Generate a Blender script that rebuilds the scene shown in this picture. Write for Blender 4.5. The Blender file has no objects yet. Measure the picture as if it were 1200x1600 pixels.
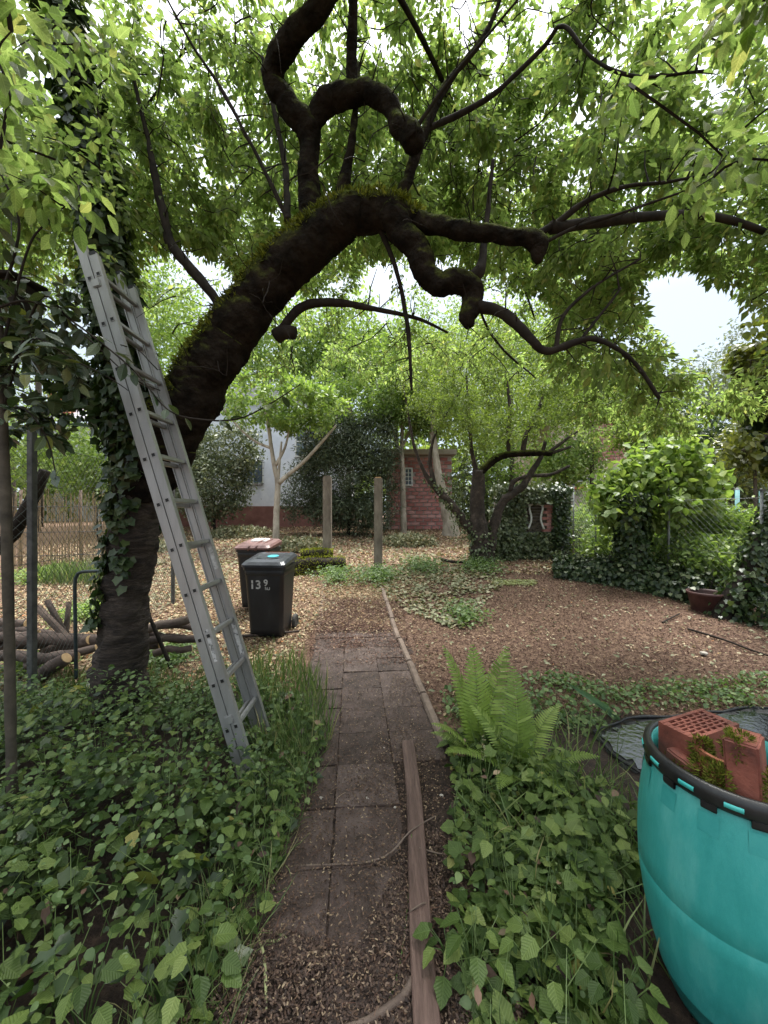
import bpy, bmesh, math, random
import numpy as np
from mathutils import Vector, Matrix, noise as mnoise

random.seed(7)
rng = np.random.default_rng(11)
SC = bpy.context.scene
COL = SC.collection
R = math.radians

# ------------------------------------------------------------------ camera
F, CX, CY, EYE = 601.0, 600.0, 800.0, 1.6
cam_d = bpy.data.cameras.new('camera')
cam_d.sensor_fit = 'VERTICAL'
cam_d.sensor_height = 32.0
cam_d.lens = F / 1600.0 * 32.0
cam_d.clip_start = 0.05
cam_d.clip_end = 800
cam = bpy.data.objects.new('camera', cam_d)
COL.objects.link(cam)
cam.location = (0, 0, EYE)
cam.rotation_euler = (R(90), 0, 0)
SC.camera = cam

# ------------------------------------------------------------------ sky and sun
SUN_EL, SUN_AZ = 68.0, 28.0
w = bpy.data.worlds.new('World')
SC.world = w
w.use_nodes = True
nt = w.node_tree
bg = nt.nodes['Background']
sky = nt.nodes.new('ShaderNodeTexSky')
sky.sky_type = 'NISHITA'
sky.sun_disc = False
sky.sun_elevation = R(SUN_EL)
sky.sun_rotation = R(SUN_AZ)
sky.air_density = 1.0
sky.dust_density = 2.0
tc = nt.nodes.new('ShaderNodeTexCoord')
cn = nt.nodes.new('ShaderNodeTexNoise')
cn.inputs['Scale'].default_value = 2.2
cn.inputs['Detail'].default_value = 5
nt.links.new(tc.outputs['Generated'], cn.inputs['Vector'])
cr = nt.nodes.new('ShaderNodeValToRGB')
cr.color_ramp.elements[0].position = 0.25
cr.color_ramp.elements[0].color = (0.8, 0.8, 0.8, 1)
cr.color_ramp.elements[1].position = 0.7
cr.color_ramp.elements[1].color = (0.93, 0.93, 0.93, 1)
nt.links.new(cn.outputs['Fac'], cr.inputs['Fac'])
mx = nt.nodes.new('ShaderNodeMix')
mx.data_type = 'RGBA'
sep = nt.nodes.new('ShaderNodeSeparateXYZ')
nt.links.new(tc.outputs['Generated'], sep.inputs[0])
zr = nt.nodes.new('ShaderNodeValToRGB')                # overcast sky: zenith brighter than the horizon
zr.color_ramp.elements[0].position = 0.0
zr.color_ramp.elements[0].color = (.235, .266, .296, 1)
zr.color_ramp.elements[1].position = 0.95
zr.color_ramp.elements[1].color = (1, 1, 1, 1)
e_ = zr.color_ramp.elements.new(0.42); e_.color = (.275, .31, .34, 1)
e_ = zr.color_ramp.elements.new(0.66); e_.color = (.55, .57, .6, 1)
nt.links.new(sep.outputs['Z'], zr.inputs['Fac'])
zm = nt.nodes.new('ShaderNodeMix'); zm.data_type = 'RGBA'; zm.blend_type = 'MULTIPLY'; zm.inputs[0].default_value = 1.0
zm.inputs[6].default_value = (14.0, 14.2, 14.5, 1)
nt.links.new(zr.outputs['Color'], zm.inputs[7])
nt.links.new(zm.outputs[2], mx.inputs[7])
nt.links.new(cr.outputs['Color'], mx.inputs[0])
nt.links.new(sky.outputs['Color'], mx.inputs[6])
nt.links.new(mx.outputs[2], bg.inputs['Color'])
bg.inputs['Strength'].default_value = 0.07
sun_d = bpy.data.lights.new('sun', 'SUN')
sun_d.energy = 2.6
sun_d.angle = R(22)
sun_d.color = (1.0, 0.975, 0.93)
sun = bpy.data.objects.new('sun', sun_d)
COL.objects.link(sun)
sdir = Vector((math.sin(R(SUN_AZ)) * math.cos(R(SUN_EL)), math.cos(R(SUN_AZ)) * math.cos(R(SUN_EL)), math.sin(R(SUN_EL))))
sun.location = sdir * 60
sun.rotation_euler = (-sdir).to_track_quat('-Z', 'Y').to_euler()
SC.view_settings.view_transform = 'Standard'
SC.view_settings.look = 'None'
SC.view_settings.gamma = 1
SC.view_settings.use_curve_mapping = False
SC.view_settings.exposure = 1.85
SC.cycles.max_bounces = 8
SC.cycles.diffuse_bounces = 4
SC.cycles.transmission_bounces = 6
SC.cycles.transparent_max_bounces = 6
SC.cycles.caustics_reflective = False
SC.cycles.caustics_refractive = False
SC.cycles.use_denoising = True

# ------------------------------------------------------------------ terrain and projection helpers
def gz(x, y):
    """height of the ground: level near the camera, rising gently behind"""
    y = np.asarray(y, float)
    x = np.asarray(x, float)
    d = np.clip(y, -50, 60)
    z = np.where(d < 5, 0.0, np.where(d < 9, 0.1 * (d - 5), np.where(d < 17, 0.4 + 0.068 * (d - 9), 0.944 + 0.01 * (d - 17))))
    z = z + 0.015 * np.sin(1.7 * x + 0.6 * y) * np.sin(1.3 * y - 0.5 * x) * np.clip((np.abs(x) - 0.5), 0, 1)
    return z
def P(px, py, d):
    """a point of the place d metres ahead that the photograph shows at (px, py)"""
    return Vector(((px - CX) / F * d, d, EYE + (CY - py) / F * d))
def G(px, py):
    """the ground point seen at (px, py)"""
    lo, hi = 0.3, 60.0
    for _ in range(50):
        m = 0.5 * (lo + hi)
        p = P(px, py, m)
        if p.z > float(gz(p.x, p.y)): lo = m
        else: hi = m
    p = P(px, py, lo)
    return Vector((p.x, p.y, float(gz(p.x, p.y))))

# ------------------------------------------------------------------ object helpers
def tag(o, label=None, cat=None, group=None, kind=None):
    if label: o['label'] = label
    if cat: o['category'] = cat
    if group: o['group'] = group
    if kind: o['kind'] = kind
    return o
def empty(name, loc, label=None, cat=None, group=None, rz=0.0):
    o = bpy.data.objects.new(name, None)
    COL.objects.link(o)
    o.location = loc
    o.rotation_euler = (0, 0, rz)
    o.empty_display_size = 0.2
    return tag(o, label, cat, group)
def link(name, me, mat, parent=None, kind=None, smooth=False):
    """mesh in world coordinates; keeps its place under the parent"""
    o = bpy.data.objects.new(name, me)
    COL.objects.link(o)
    if mat is not None and not me.materials: me.materials.append(mat)
    if smooth:
        me.polygons.foreach_set('use_smooth', [True] * len(me.polygons))
    if parent is not None:
        o.parent = parent
        if parent.type == 'EMPTY':
            o.matrix_parent_inverse = (Matrix.Translation(parent.location) @ parent.rotation_euler.to_matrix().to_4x4()).inverted()
    if kind: o['kind'] = kind
    return o
def at(o, m):
    o.matrix_basis = m
    return o

class MB:
    """collects boxes, tubes and lathes into one mesh"""
    def __init__(self): self.v, self.f = [], []
    def add(self, vs, fs):
        n = len(self.v)
        self.v += [tuple(v) for v in vs]
        self.f += [tuple(i + n for i in f) for f in fs]
        return self
    def box(self, c, s, rot=None, taper=1.0):
        c = Vector(c)
        vs = []
        for z in (-.5, .5):
            k = taper if z > 0 else 1.0
            for x, y in ((-.5, -.5), (.5, -.5), (.5, .5), (-.5, .5)):
                p = Vector((x * s[0] * k, y * s[1] * k, z * s[2]))
                if rot is not None: p = rot @ p
                vs.append(c + p)
        return self.add(vs, [(3, 2, 1, 0), (4, 5, 6, 7), (0, 1, 5, 4), (1, 2, 6, 5), (2, 3, 7, 6), (3, 0, 4, 7)])
    def tube(self, pts, radii, sides=8, cap=True, rough=0.0, seed=0.0, gnarl=0.0):
        pts = [Vector(p) for p in pts]
        n = len(pts)
        base = len(self.v)
        up = Vector((0.13, 0.21, 1.0)).normalized()
        prev = None
        for i in range(n):
            t = (pts[min(i + 1, n - 1)] - pts[max(i - 1, 0)])
            t = t.normalized() if t.length > 1e-9 else Vector((0, 0, 1))
            if prev is None:
                a = t.cross(up)
                if a.length < 1e-3: a = t.cross(Vector((1, 0, 0)))
                a.normalize()
            else:
                a = (prev - t * prev.dot(t))
                a = a.normalized() if a.length > 1e-6 else t.orthogonal().normalized()
            prev = a
            b = t.cross(a)
            for k in range(sides):
                th = 2 * math.pi * k / sides
                r = radii[i]
                q = a * math.cos(th) + b * math.sin(th)
                if rough:
                    w_ = pts[i] + q * radii[i] + Vector((seed, 0, 0))
                    r *= 1 + rough * (mnoise.noise(w_ * 4.0) + .9 * mnoise.noise(w_ * 10.0) + .5 * mnoise.noise(w_ * 26.0))
                    if gnarl: r *= 1 + gnarl * (.5 - abs(mnoise.noise(Vector((w_.x * 34, w_.y * 34, w_.z * 20))))) + 1.6 * gnarl * max(0, mnoise.noise(w_ * 6.5 + Vector((9, 3, 5))) - .25)
                self.v.append(tuple(pts[i] + q * r))
        for i in range(n - 1):
            for k in range(sides):
                k2 = (k + 1) % sides
                self.f.append((base + i * sides + k, base + i * sides + k2, base + (i + 1) * sides + k2, base + (i + 1) * sides + k))
        if cap:
            self.f.append(tuple(base + k for k in range(sides))[::-1])
            self.f.append(tuple(base + (n - 1) * sides + k for k in range(sides)))
        return self
    def lathe(self, prof, c=(0, 0, 0), seg=40, a0=0.0, a1=2 * math.pi):
        base = len(self.v)
        closed = abs(a1 - a0 - 2 * math.pi) < 1e-6
        m = seg if closed else seg + 1
        for (r, z) in prof:
            for k in range(m):
                th = a0 + (a1 - a0) * k / seg
                self.v.append((c[0] + r * math.cos(th), c[1] + r * math.sin(th), c[2] + z))
        for i in range(len(prof) - 1):
            for k in range(seg):
                k2 = (k + 1) % m
                self.f.append((base + i * m + k, base + i * m + k2, base + (i + 1) * m + k2, base + (i + 1) * m + k))
        return self
    def mesh(self, name, M=None):
        me = bpy.data.meshes.new(name)
        me.from_pydata(self.v, [], self.f)
        if M is not None: me.transform(M)
        me.update()
        return me
    def build(self, name, mat, parent=None, M=None, bevel=0.0, smooth=False, kind=None, seg=2):
        me = self.mesh(name, M)
        if bevel:
            bm = bmesh.new(); bm.from_mesh(me)
            bmesh.ops.remove_doubles(bm, verts=bm.verts, dist=1e-5)
            bmesh.ops.bevel(bm, geom=[e for e in bm.edges if e.is_manifold and e.calc_face_angle(0) > 0.5], offset=bevel, segments=seg, affect='EDGES')
            bm.to_mesh(me); bm.free()
        return link(name, me, mat, parent, kind, smooth)

def spline(ctrl, step=0.06):
    """Catmull-Rom through (Vector, radius) pairs -> sampled points, radii"""
    P_, R_ = [c[0] for c in ctrl], [c[1] for c in ctrl]
    pts, rad = [], []
    n = len(P_)
    for i in range(n - 1):
        p0, p1, p2, p3 = P_[max(i - 1, 0)], P_[i], P_[i + 1], P_[min(i + 2, n - 1)]
        m = max(2, int((p2 - p1).length / step))
        for k in range(m):
            t = k / m
            q = 0.5 * ((2 * p1) + (p2 - p0) * t + (2 * p0 - 5 * p1 + 4 * p2 - p3) * t * t + (3 * p1 - p0 - 3 * p2 + p3) * t ** 3)
            pts.append(q); rad.append(R_[i] * (1 - t) + R_[i + 1] * t)
    pts.append(P_[-1]); rad.append(R_[-1])
    return pts, rad
def pathpx(lst, step=0.06):
    """list of (px, py, depth, width in photo pixels) -> sampled points, radii"""
    return spline([(P(a, b, d), 0.5 * wd * d / F / math.sqrt(1 + ((a - CX) / F) ** 2 + ((b - CY) / F) ** 2) ** 1.05) for a, b, d, wd in lst], step)

# ------------------------------------------------------------------ materials
def nodes(name):
    m = bpy.data.materials.new(name)
    m.use_nodes = True
    t = m.node_tree
    return m, t, t.nodes, t.links, t.nodes['Principled BSDF']
def ramp(t, stops):
    r = t.nodes.new('ShaderNodeValToRGB')
    el = r.color_ramp.elements
    while len(el) < len(stops): el.new(0.5)
    for e, (p, c) in zip(el, stops):
        e.position = p; e.color = (*c, 1)
    return r
def mat(name, stops, scale=8.0, rough=0.8, bump=0.3, bscale=None, stretch=(1, 1, 1), detail=6, metal=0.0, spec=0.4, dist=0.0, bdist=0.01, coords='Object', rvar=0.0, rnd=0.0):
    m, t, N, L, p = nodes(name)
    tcn = N.new('ShaderNodeTexCoord')
    mp = N.new('ShaderNodeMapping')
    mp.inputs['Scale'].default_value = stretch
    L.new(tcn.outputs[coords], mp.inputs['Vector'])
    n1 = N.new('ShaderNodeTexNoise')
    n1.inputs['Scale'].default_value = scale
    n1.inputs['Detail'].default_value = detail
    n1.inputs['Roughness'].default_value = 0.65
    n1.inputs['Distortion'].default_value = dist
    L.new(mp.outputs['Vector'], n1.inputs['Vector'])
    r = ramp(t, stops)
    fac = n1.outputs['Fac']
    if rnd:
        oi = N.new('ShaderNodeObjectInfo')
        ma = N.new('ShaderNodeMath'); ma.operation = 'MULTIPLY_ADD'
        ma.inputs[1].default_value = rnd; ma.inputs[2].default_value = -rnd / 2
        L.new(oi.outputs['Random'], ma.inputs[0])
        ad = N.new('ShaderNodeMath'); ad.operation = 'ADD'
        L.new(ma.outputs[0], ad.inputs[0]); L.new(fac, ad.inputs[1])
        fac = ad.outputs[0]
    L.new(fac, r.inputs['Fac'])
    L.new(r.outputs['Color'], p.inputs['Base Color'])
    p.inputs['Roughness'].default_value = rough
    p.inputs['Metallic'].default_value = metal
    p.inputs['Specular IOR Level'].default_value = spec
    if rvar:
        mr = N.new('ShaderNodeMapRange')
        mr.inputs['To Min'].default_value = rough - rvar; mr.inputs['To Max'].default_value = rough + rvar
        L.new(n1.outputs['Fac'], mr.inputs['Value']); L.new(mr.outputs['Result'], p.inputs['Roughness'])
    if bump:
        n2 = N.new('ShaderNodeTexNoise')
        n2.inputs['Scale'].default_value = bscale or scale * 3
        n2.inputs['Detail'].default_value = 8
        n2.inputs['Roughness'].default_value = 0.7
        L.new(mp.outputs['Vector'], n2.inputs['Vector'])
        b = N.new('ShaderNodeBump')
        b.inputs['Strength'].default_value = bump
        b.inputs['Distance'].default_value = bdist
        L.new(n2.outputs['Fac'], b.inputs['Height'])
        L.new(b.outputs['Normal'], p.inputs['Normal'])
    return m
def leafmat(name, stops, trans, rough=0.45, tfac=0.4, spec=0.4, vein=False):
    """leaf: reflecting front and light passing through"""
    m, t, N, L, p = nodes(name)
    a = N.new('ShaderNodeAttribute'); a.attribute_name = 'rnd'
    oi = N.new('ShaderNodeObjectInfo')
    ad = N.new('ShaderNodeMath'); ad.operation = 'ADD'
    L.new(a.outputs['Fac'], ad.inputs[0]); L.new(oi.outputs['Random'], ad.inputs[1])
    fr = N.new('ShaderNodeMath'); fr.operation = 'FRACT'
    L.new(ad.outputs[0], fr.inputs[0])
    r = ramp(t, stops)
    L.new(fr.outputs[0], r.inputs['Fac'])
    tcn = N.new('ShaderNodeTexCoord')
    nz = N.new('ShaderNodeTexNoise'); nz.inputs['Scale'].default_value = 30; nz.inputs['Detail'].default_value = 3
    L.new(tcn.outputs['Object'], nz.inputs['Vector'])
    mul = N.new('ShaderNodeMix'); mul.data_type = 'RGBA'; mul.blend_type = 'MULTIPLY'
    mul.inputs[0].default_value = 1.0
    mr = N.new('ShaderNodeMapRange'); mr.inputs['To Min'].default_value = 0.6; mr.inputs['To Max'].default_value = 1.4
    L.new(nz.outputs['Fac'], mr.inputs['Value'])
    L.new(r.outputs['Color'], mul.inputs[6]); L.new(mr.outputs['Result'], mul.inputs[7])
    colour = mul.outputs[2]
    if vein:
        m['vein'] = 1
        def mt(op, a, b=None):
            q = N.new('ShaderNodeMath'); q.operation = op
            for i_, v_ in enumerate((a, b)):
                if v_ is None: continue
                if isinstance(v_, (int, float)): q.inputs[i_].default_value = v_
                else: L.new(v_, q.inputs[i_])
            return q.outputs[0]
        lu = N.new('ShaderNodeAttribute'); lu.attribute_name = 'luv'
        sx = N.new('ShaderNodeSeparateXYZ'); L.new(lu.outputs['Vector'], sx.inputs[0])
        ax = mt('ABSOLUTE', sx.outputs['X'])
        rib = mt('SUBTRACT', 1.0, mt('MINIMUM', mt('MULTIPLY', ax, 32.0), 1.0))
        ph = mt('MULTIPLY', mt('SUBTRACT', sx.outputs['Y'], mt('MULTIPLY', ax, .75)), math.pi * 8)
        cw = mt('ABSOLUTE', mt('COSINE', ph))
        side = mt('POWER', cw, 14.0)
        vm = mt('MAXIMUM', rib, mt('MULTIPLY', side, .6))
        hl = N.new('ShaderNodeMix'); hl.data_type = 'RGBA'; hl.blend_type = 'MIX'
        br = N.new('ShaderNodeMix'); br.data_type = 'RGBA'; br.blend_type = 'MULTIPLY'; br.inputs[0].default_value = 1.0
        br.inputs[7].default_value = (1.75, 1.6, 1.9, 1); L.new(colour, br.inputs[6])
        L.new(mt('MULTIPLY', vm, .65), hl.inputs[0]); L.new(colour, hl.inputs[6]); L.new(br.outputs[2], hl.inputs[7])
        colour = hl.outputs[2]
        bp = N.new('ShaderNodeBump'); bp.inputs['Strength'].default_value = .5; bp.inputs['Distance'].default_value = .002
        L.new(mt('SUBTRACT', 1.0, mt('MAXIMUM', rib, cw)), bp.inputs['Height'])
        L.new(bp.outputs['Normal'], p.inputs['Normal'])
    L.new(colour, p.inputs['Base Color'])
    p.inputs['Roughness'].default_value = rough
    p.inputs['Specular IOR Level'].default_value = spec
    tr = N.new('ShaderNodeBsdfTranslucent')
    tm = N.new('ShaderNodeMix'); tm.data_type = 'RGBA'; tm.blend_type = 'MULTIPLY'; tm.inputs[0].default_value = 1.0
    L.new(colour, tm.inputs[6]); tm.inputs[7].default_value = (*trans, 1)
    L.new(tm.outputs[2], tr.inputs['Color'])
    ms = N.new('ShaderNodeMixShader'); ms.inputs[0].default_value = tfac
    L.new(p.outputs[0], ms.inputs[1]); L.new(tr.outputs[0], ms.inputs[2])
    L.new(ms.outputs[0], N['Material Output'].inputs['Surface'])
    return m

M = {}
M['ground'] = mat('mulched_soil', [(0.28, (0.05, 0.03, 0.022)), (0.45, (0.125, 0.076, 0.053)), (0.58, (0.21, 0.135, 0.09)), (0.75, (0.33, 0.235, 0.15))], 26, 0.9, 1.0, 60, bdist=0.03, dist=0.6, spec=0.2, detail=9)
M['soil'] = mat('dark_damp_soil', [(0.3, (0.022, 0.014, 0.011)), (0.5, (0.05, 0.033, 0.026)), (0.72, (0.1, 0.066, 0.046))], 22, 0.7, 1.0, 70, bdist=0.03, spec=0.3, detail=9, rvar=0.15)
M['slab'] = mat('dirty_concrete_slab', [(0.3, (0.026, 0.016, 0.012)), (0.47, (0.056, 0.037, 0.03)), (0.6, (0.088, 0.061, 0.052)), (0.78, (0.13, 0.098, 0.085))], 6, 0.7, 0.8, 110, bdist=0.008, detail=10, rvar=0.12, rnd=0.18)
M['kerb'] = mat('weathered_kerb_concrete', [(0.3, (0.085, 0.06, 0.045)), (0.7, (0.2, 0.15, 0.118))], 9, 0.85, 0.6, 60)
M['concrete'] = mat('weathered_concrete_post', [(0.3, (0.11, 0.092, 0.072)), (0.55, (0.2, 0.17, 0.135)), (0.75, (0.29, 0.25, 0.2))], 7, 0.9, 0.6, 60, stretch=(1, 1, .4))
M['plank'] = mat('wet_brown_plank', [(0.3, (0.045, 0.024, 0.018)), (0.5, (0.085, 0.05, 0.04)), (0.72, (0.15, 0.095, 0.076))], 14, 0.55, 0.5, 30, stretch=(3.5, .3, 3.5), rvar=0.15)
M['cherry_bark'] = mat('ringed_cherry_bark', [(0.3, (0.016, 0.012, 0.01)), (0.52, (0.05, 0.036, 0.029)), (0.75, (0.13, 0.1, 0.08))], 5, 0.85, 1.0, 8, stretch=(1.4, 1.4, 5.5), bdist=0.05, dist=1.1)
M['apple_bark'] = mat('flaky_apple_bark', [(0.3, (0.018, 0.014, 0.011)), (0.55, (0.055, 0.041, 0.033)), (0.75, (0.14, 0.105, 0.085))], 7, 0.9, 1.0, 16, bdist=0.03)
M['pale_bark'] = mat('pale_smooth_bark', [(0.3, (0.2, 0.17, 0.13)), (0.55, (0.38, 0.33, 0.26)), (0.75, (0.52, 0.47, 0.39))], 6, 0.8, 0.5, 22, stretch=(1, 1, .5))
M['grey_bark'] = mat('grey_brown_bark', [(0.3, (0.03, 0.025, 0.018)), (0.6, (0.085, 0.07, 0.052)), (0.8, (0.15, 0.125, 0.095))], 8, 0.85, 0.6, 30)
M['twig'] = mat('dark_twig_bark', [(0.3, (0.009, 0.007, 0.006)), (0.7, (0.036, 0.028, 0.022))], 12, 0.9, 0.0, spec=.2)
M['log'] = mat('cut_branch_bark', [(0.3, (0.035, 0.024, 0.019)), (0.55, (0.09, 0.063, 0.05)), (0.78, (0.18, 0.135, 0.105))], 9, 0.85, 0.8, 30, stretch=(.5, 1, 1), rnd=0.25)
M['cutwood'] = mat('pale_cut_wood', [(0.3, (0.3, 0.19, 0.09)), (0.7, (0.5, 0.35, 0.19))], 12, 0.8, 0.3)
M['alu'] = mat('brushed_aluminium', [(0.3, (0.26, 0.255, 0.25)), (0.7, (0.42, 0.415, 0.41))], 5, 0.42, 0.15, 90, stretch=(1, 1, .12), metal=0.55, rvar=0.1)
M['black'] = mat('black_cap_and_hole_shade', [(0.3, (0.006, 0.006, 0.006)), (0.7, (0.02, 0.02, 0.02))], 20, 0.5, 0.0)
M['bin'] = mat('charcoal_bin_plastic', [(0.3, (0.012, 0.012, 0.014)), (0.6, (0.022, 0.022, 0.025)), (0.8, (0.045, 0.042, 0.04))], 5, 0.42, 0.15, 90, rvar=0.1, stretch=(1, 1, .4))
M['binlid_brown'] = mat('faded_brown_lid', [(0.3, (0.09, 0.045, 0.04)), (0.6, (0.17, 0.09, 0.08)), (0.8, (0.28, 0.19, 0.17))], 6, 0.45, 0.15, 60)
M['binlid_grey'] = mat('faded_charcoal_lid', [(0.3, (0.02, 0.022, 0.026)), (0.6, (0.05, 0.055, 0.065)), (0.8, (0.12, 0.13, 0.15))], 8, 0.3, 0.15, 60)
M['paint'] = mat('worn_white_paint', [(0.34, (0.06, 0.06, 0.06)), (0.45, (0.42, 0.41, 0.4)), (0.8, (0.66, 0.65, 0.63))], 38, 0.7, 0.1)
M['sticker'] = mat('teal_sticker', [(0.35, (0.03, 0.28, 0.34)), (0.65, (0.1, 0.45, 0.5))], 20, 0.4, 0.0)
M['rubber'] = mat('dull_rubber', [(0.3, (0.025, 0.024, 0.023)), (0.7, (0.07, 0.066, 0.06))], 12, 0.8, 0.2)
M['teal'] = mat('teal_drum_plastic', [(0.24, (0.02, 0.17, 0.16)), (0.34, (0.025, 0.28, 0.26)), (0.5, (0.045, 0.35, 0.325)), (0.72, (0.12, 0.46, 0.425))], 5, 0.4, 0.2, 60, detail=11, rvar=0.15, stretch=(1.3, 1.3, .4), spec=.55)
M['teal_worn'] = mat('paler_teal_plastic', [(0.3, (0.02, 0.36, 0.34)), (0.7, (0.09, 0.5, 0.46))], 9, 0.45, 0.1)
M['teal_dent'] = mat('shiny_teal_dent', [(0.3, (0.03, 0.28, 0.265)), (0.7, (0.06, 0.36, 0.335))], 9, 0.35, 0.1)
M['ring'] = mat('black_drum_ring', [(0.3, (0.008, 0.008, 0.009)), (0.7, (0.03, 0.03, 0.03))], 9, 0.35, 0.15)
M['brick'] = mat('wet_red_brick', [(0.3, (0.07, 0.022, 0.016)), (0.45, (0.17, 0.05, 0.034)), (0.6, (0.26, 0.082, 0.055)), (0.78, (0.34, 0.13, 0.09))], 7, 0.6, 0.6, 70, bdist=0.005, rvar=0.15)
M['wallbrick'] = mat('old_wall_brick', [(0.3, (0.33, 0.13, 0.115)), (0.55, (0.46, 0.21, 0.19)), (0.8, (0.54, 0.31, 0.285))], 3, 0.85, 0.4, 40, rnd=0.5)
M['terracotta'] = mat('terracotta_sherd', [(0.3, (0.26, 0.085, 0.04)), (0.7, (0.46, 0.18, 0.095))], 8, 0.7, 0.3, 60)
M['mortar'] = mat('grey_mortar', [(0.3, (0.3, 0.27, 0.25)), (0.7, (0.45, 0.41, 0.38))], 14, 0.9, 0.4)
M['render_white'] = mat('white_house_render', [(0.3, (0.6, 0.62, 0.68)), (0.7, (0.78, 0.79, 0.83))], 2.5, 0.9, 0.2, 50)
M['plinth'] = mat('red_brown_plinth', [(0.3, (0.17, 0.075, 0.06)), (0.7, (0.27, 0.13, 0.11))], 3, 0.9, 0.3, 40)
M['grey_wall'] = mat('grey_rendered_wall', [(0.3, (0.3, 0.26, 0.22)), (0.7, (0.45, 0.4, 0.35))], 2.5, 0.9, 0.3, 40)
M['pink_wall'] = mat('pinkish_rendered_wall', [(0.3, (0.45, 0.34, 0.28)), (0.7, (0.6, 0.48, 0.42))], 2.5, 0.9, 0.3, 40)
M['roof'] = mat('grey_roof_tile', [(0.3, (0.3, 0.29, 0.31)), (0.7, (0.46, 0.45, 0.48))], 6, 0.8, 0.2, rnd=0.2)
M['roof_orange'] = mat('orange_roof_tile', [(0.3, (0.36, 0.12, 0.07)), (0.7, (0.55, 0.22, 0.13))], 6, 0.8, 0.2)
M['frame_white'] = mat('white_window_paint', [(0.3, (0.6, 0.6, 0.58)), (0.7, (0.78, 0.78, 0.76))], 12, 0.6, 0.1)
M['steel'] = mat('weathered_steel_post', [(0.3, (0.045, 0.045, 0.045)), (0.6, (0.11, 0.11, 0.105)), (0.8, (0.18, 0.17, 0.16))], 12, 0.6, 0.3, 50, metal=0.3)
M['wire'] = mat('galvanised_wire', [(0.3, (0.16, 0.17, 0.17)), (0.7, (0.3, 0.31, 0.31))], 9, 0.5, 0.0, metal=0.4)
M['wiredark'] = mat('dark_wire', [(0.3, (0.04, 0.045, 0.04)), (0.7, (0.1, 0.11, 0.1))], 9, 0.5, 0.0, metal=0.3)
M['tealpost'] = mat('pale_teal_post_paint', [(0.3, (0.12, 0.3, 0.3)), (0.7, (0.25, 0.45, 0.45))], 9, 0.5, 0.1)
M['reed'] = mat('dry_reed', [(0.3, (0.2, 0.145, 0.08)), (0.55, (0.32, 0.24, 0.14)), (0.8, (0.44, 0.35, 0.22))], 20, 0.85, 0.3, stretch=(3, 3, .2))
M['pot'] = mat('dark_brown_plant_pot', [(0.3, (0.05, 0.022, 0.02)), (0.7, (0.115, 0.055, 0.05))], 7, 0.5, 0.2)
M['tank'] = mat('black_pond_liner', [(0.3, (0.006, 0.006, 0.007)), (0.7, (0.022, 0.022, 0.024))], 7, 0.45, 0.5, 18, bdist=0.03)
M['pipe'] = mat('dark_metal_tube', [(0.3, (0.012, 0.018, 0.02)), (0.7, (0.04, 0.06, 0.065))], 9, 0.45, 0.1)
M['stone'] = mat('pale_pebble', [(0.3, (0.3, 0.27, 0.23)), (0.7, (0.55, 0.5, 0.44))], 9, 0.8, 0.3, rnd=0.3)
M['glass'] = mat('dull_window_glass', [(0.3, (0.05, 0.07, 0.09)), (0.7, (0.16, 0.2, 0.25))], 3, 0.15, 0.0, spec=0.6)
m, t, N, L, p = nodes('pond_water')
p.inputs['Base Color'].default_value = (0.012, 0.014, 0.014, 1)
p.inputs['Roughness'].default_value = 0.04
p.inputs['Specular IOR Level'].default_value = 0.9
nw = N.new('ShaderNodeTexNoise'); nw.inputs['Scale'].default_value = 26; nw.inputs['Detail'].default_value = 3
tcw = N.new('ShaderNodeTexCoord'); L.new(tcw.outputs['Object'], nw.inputs['Vector'])
bw = N.new('ShaderNodeBump'); bw.inputs['Strength'].default_value = 0.1; bw.inputs['Distance'].default_value = 0.02
L.new(nw.outputs['Fac'], bw.inputs['Height']); L.new(bw.outputs['Normal'], p.inputs['Normal'])
M['water'] = m
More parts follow.
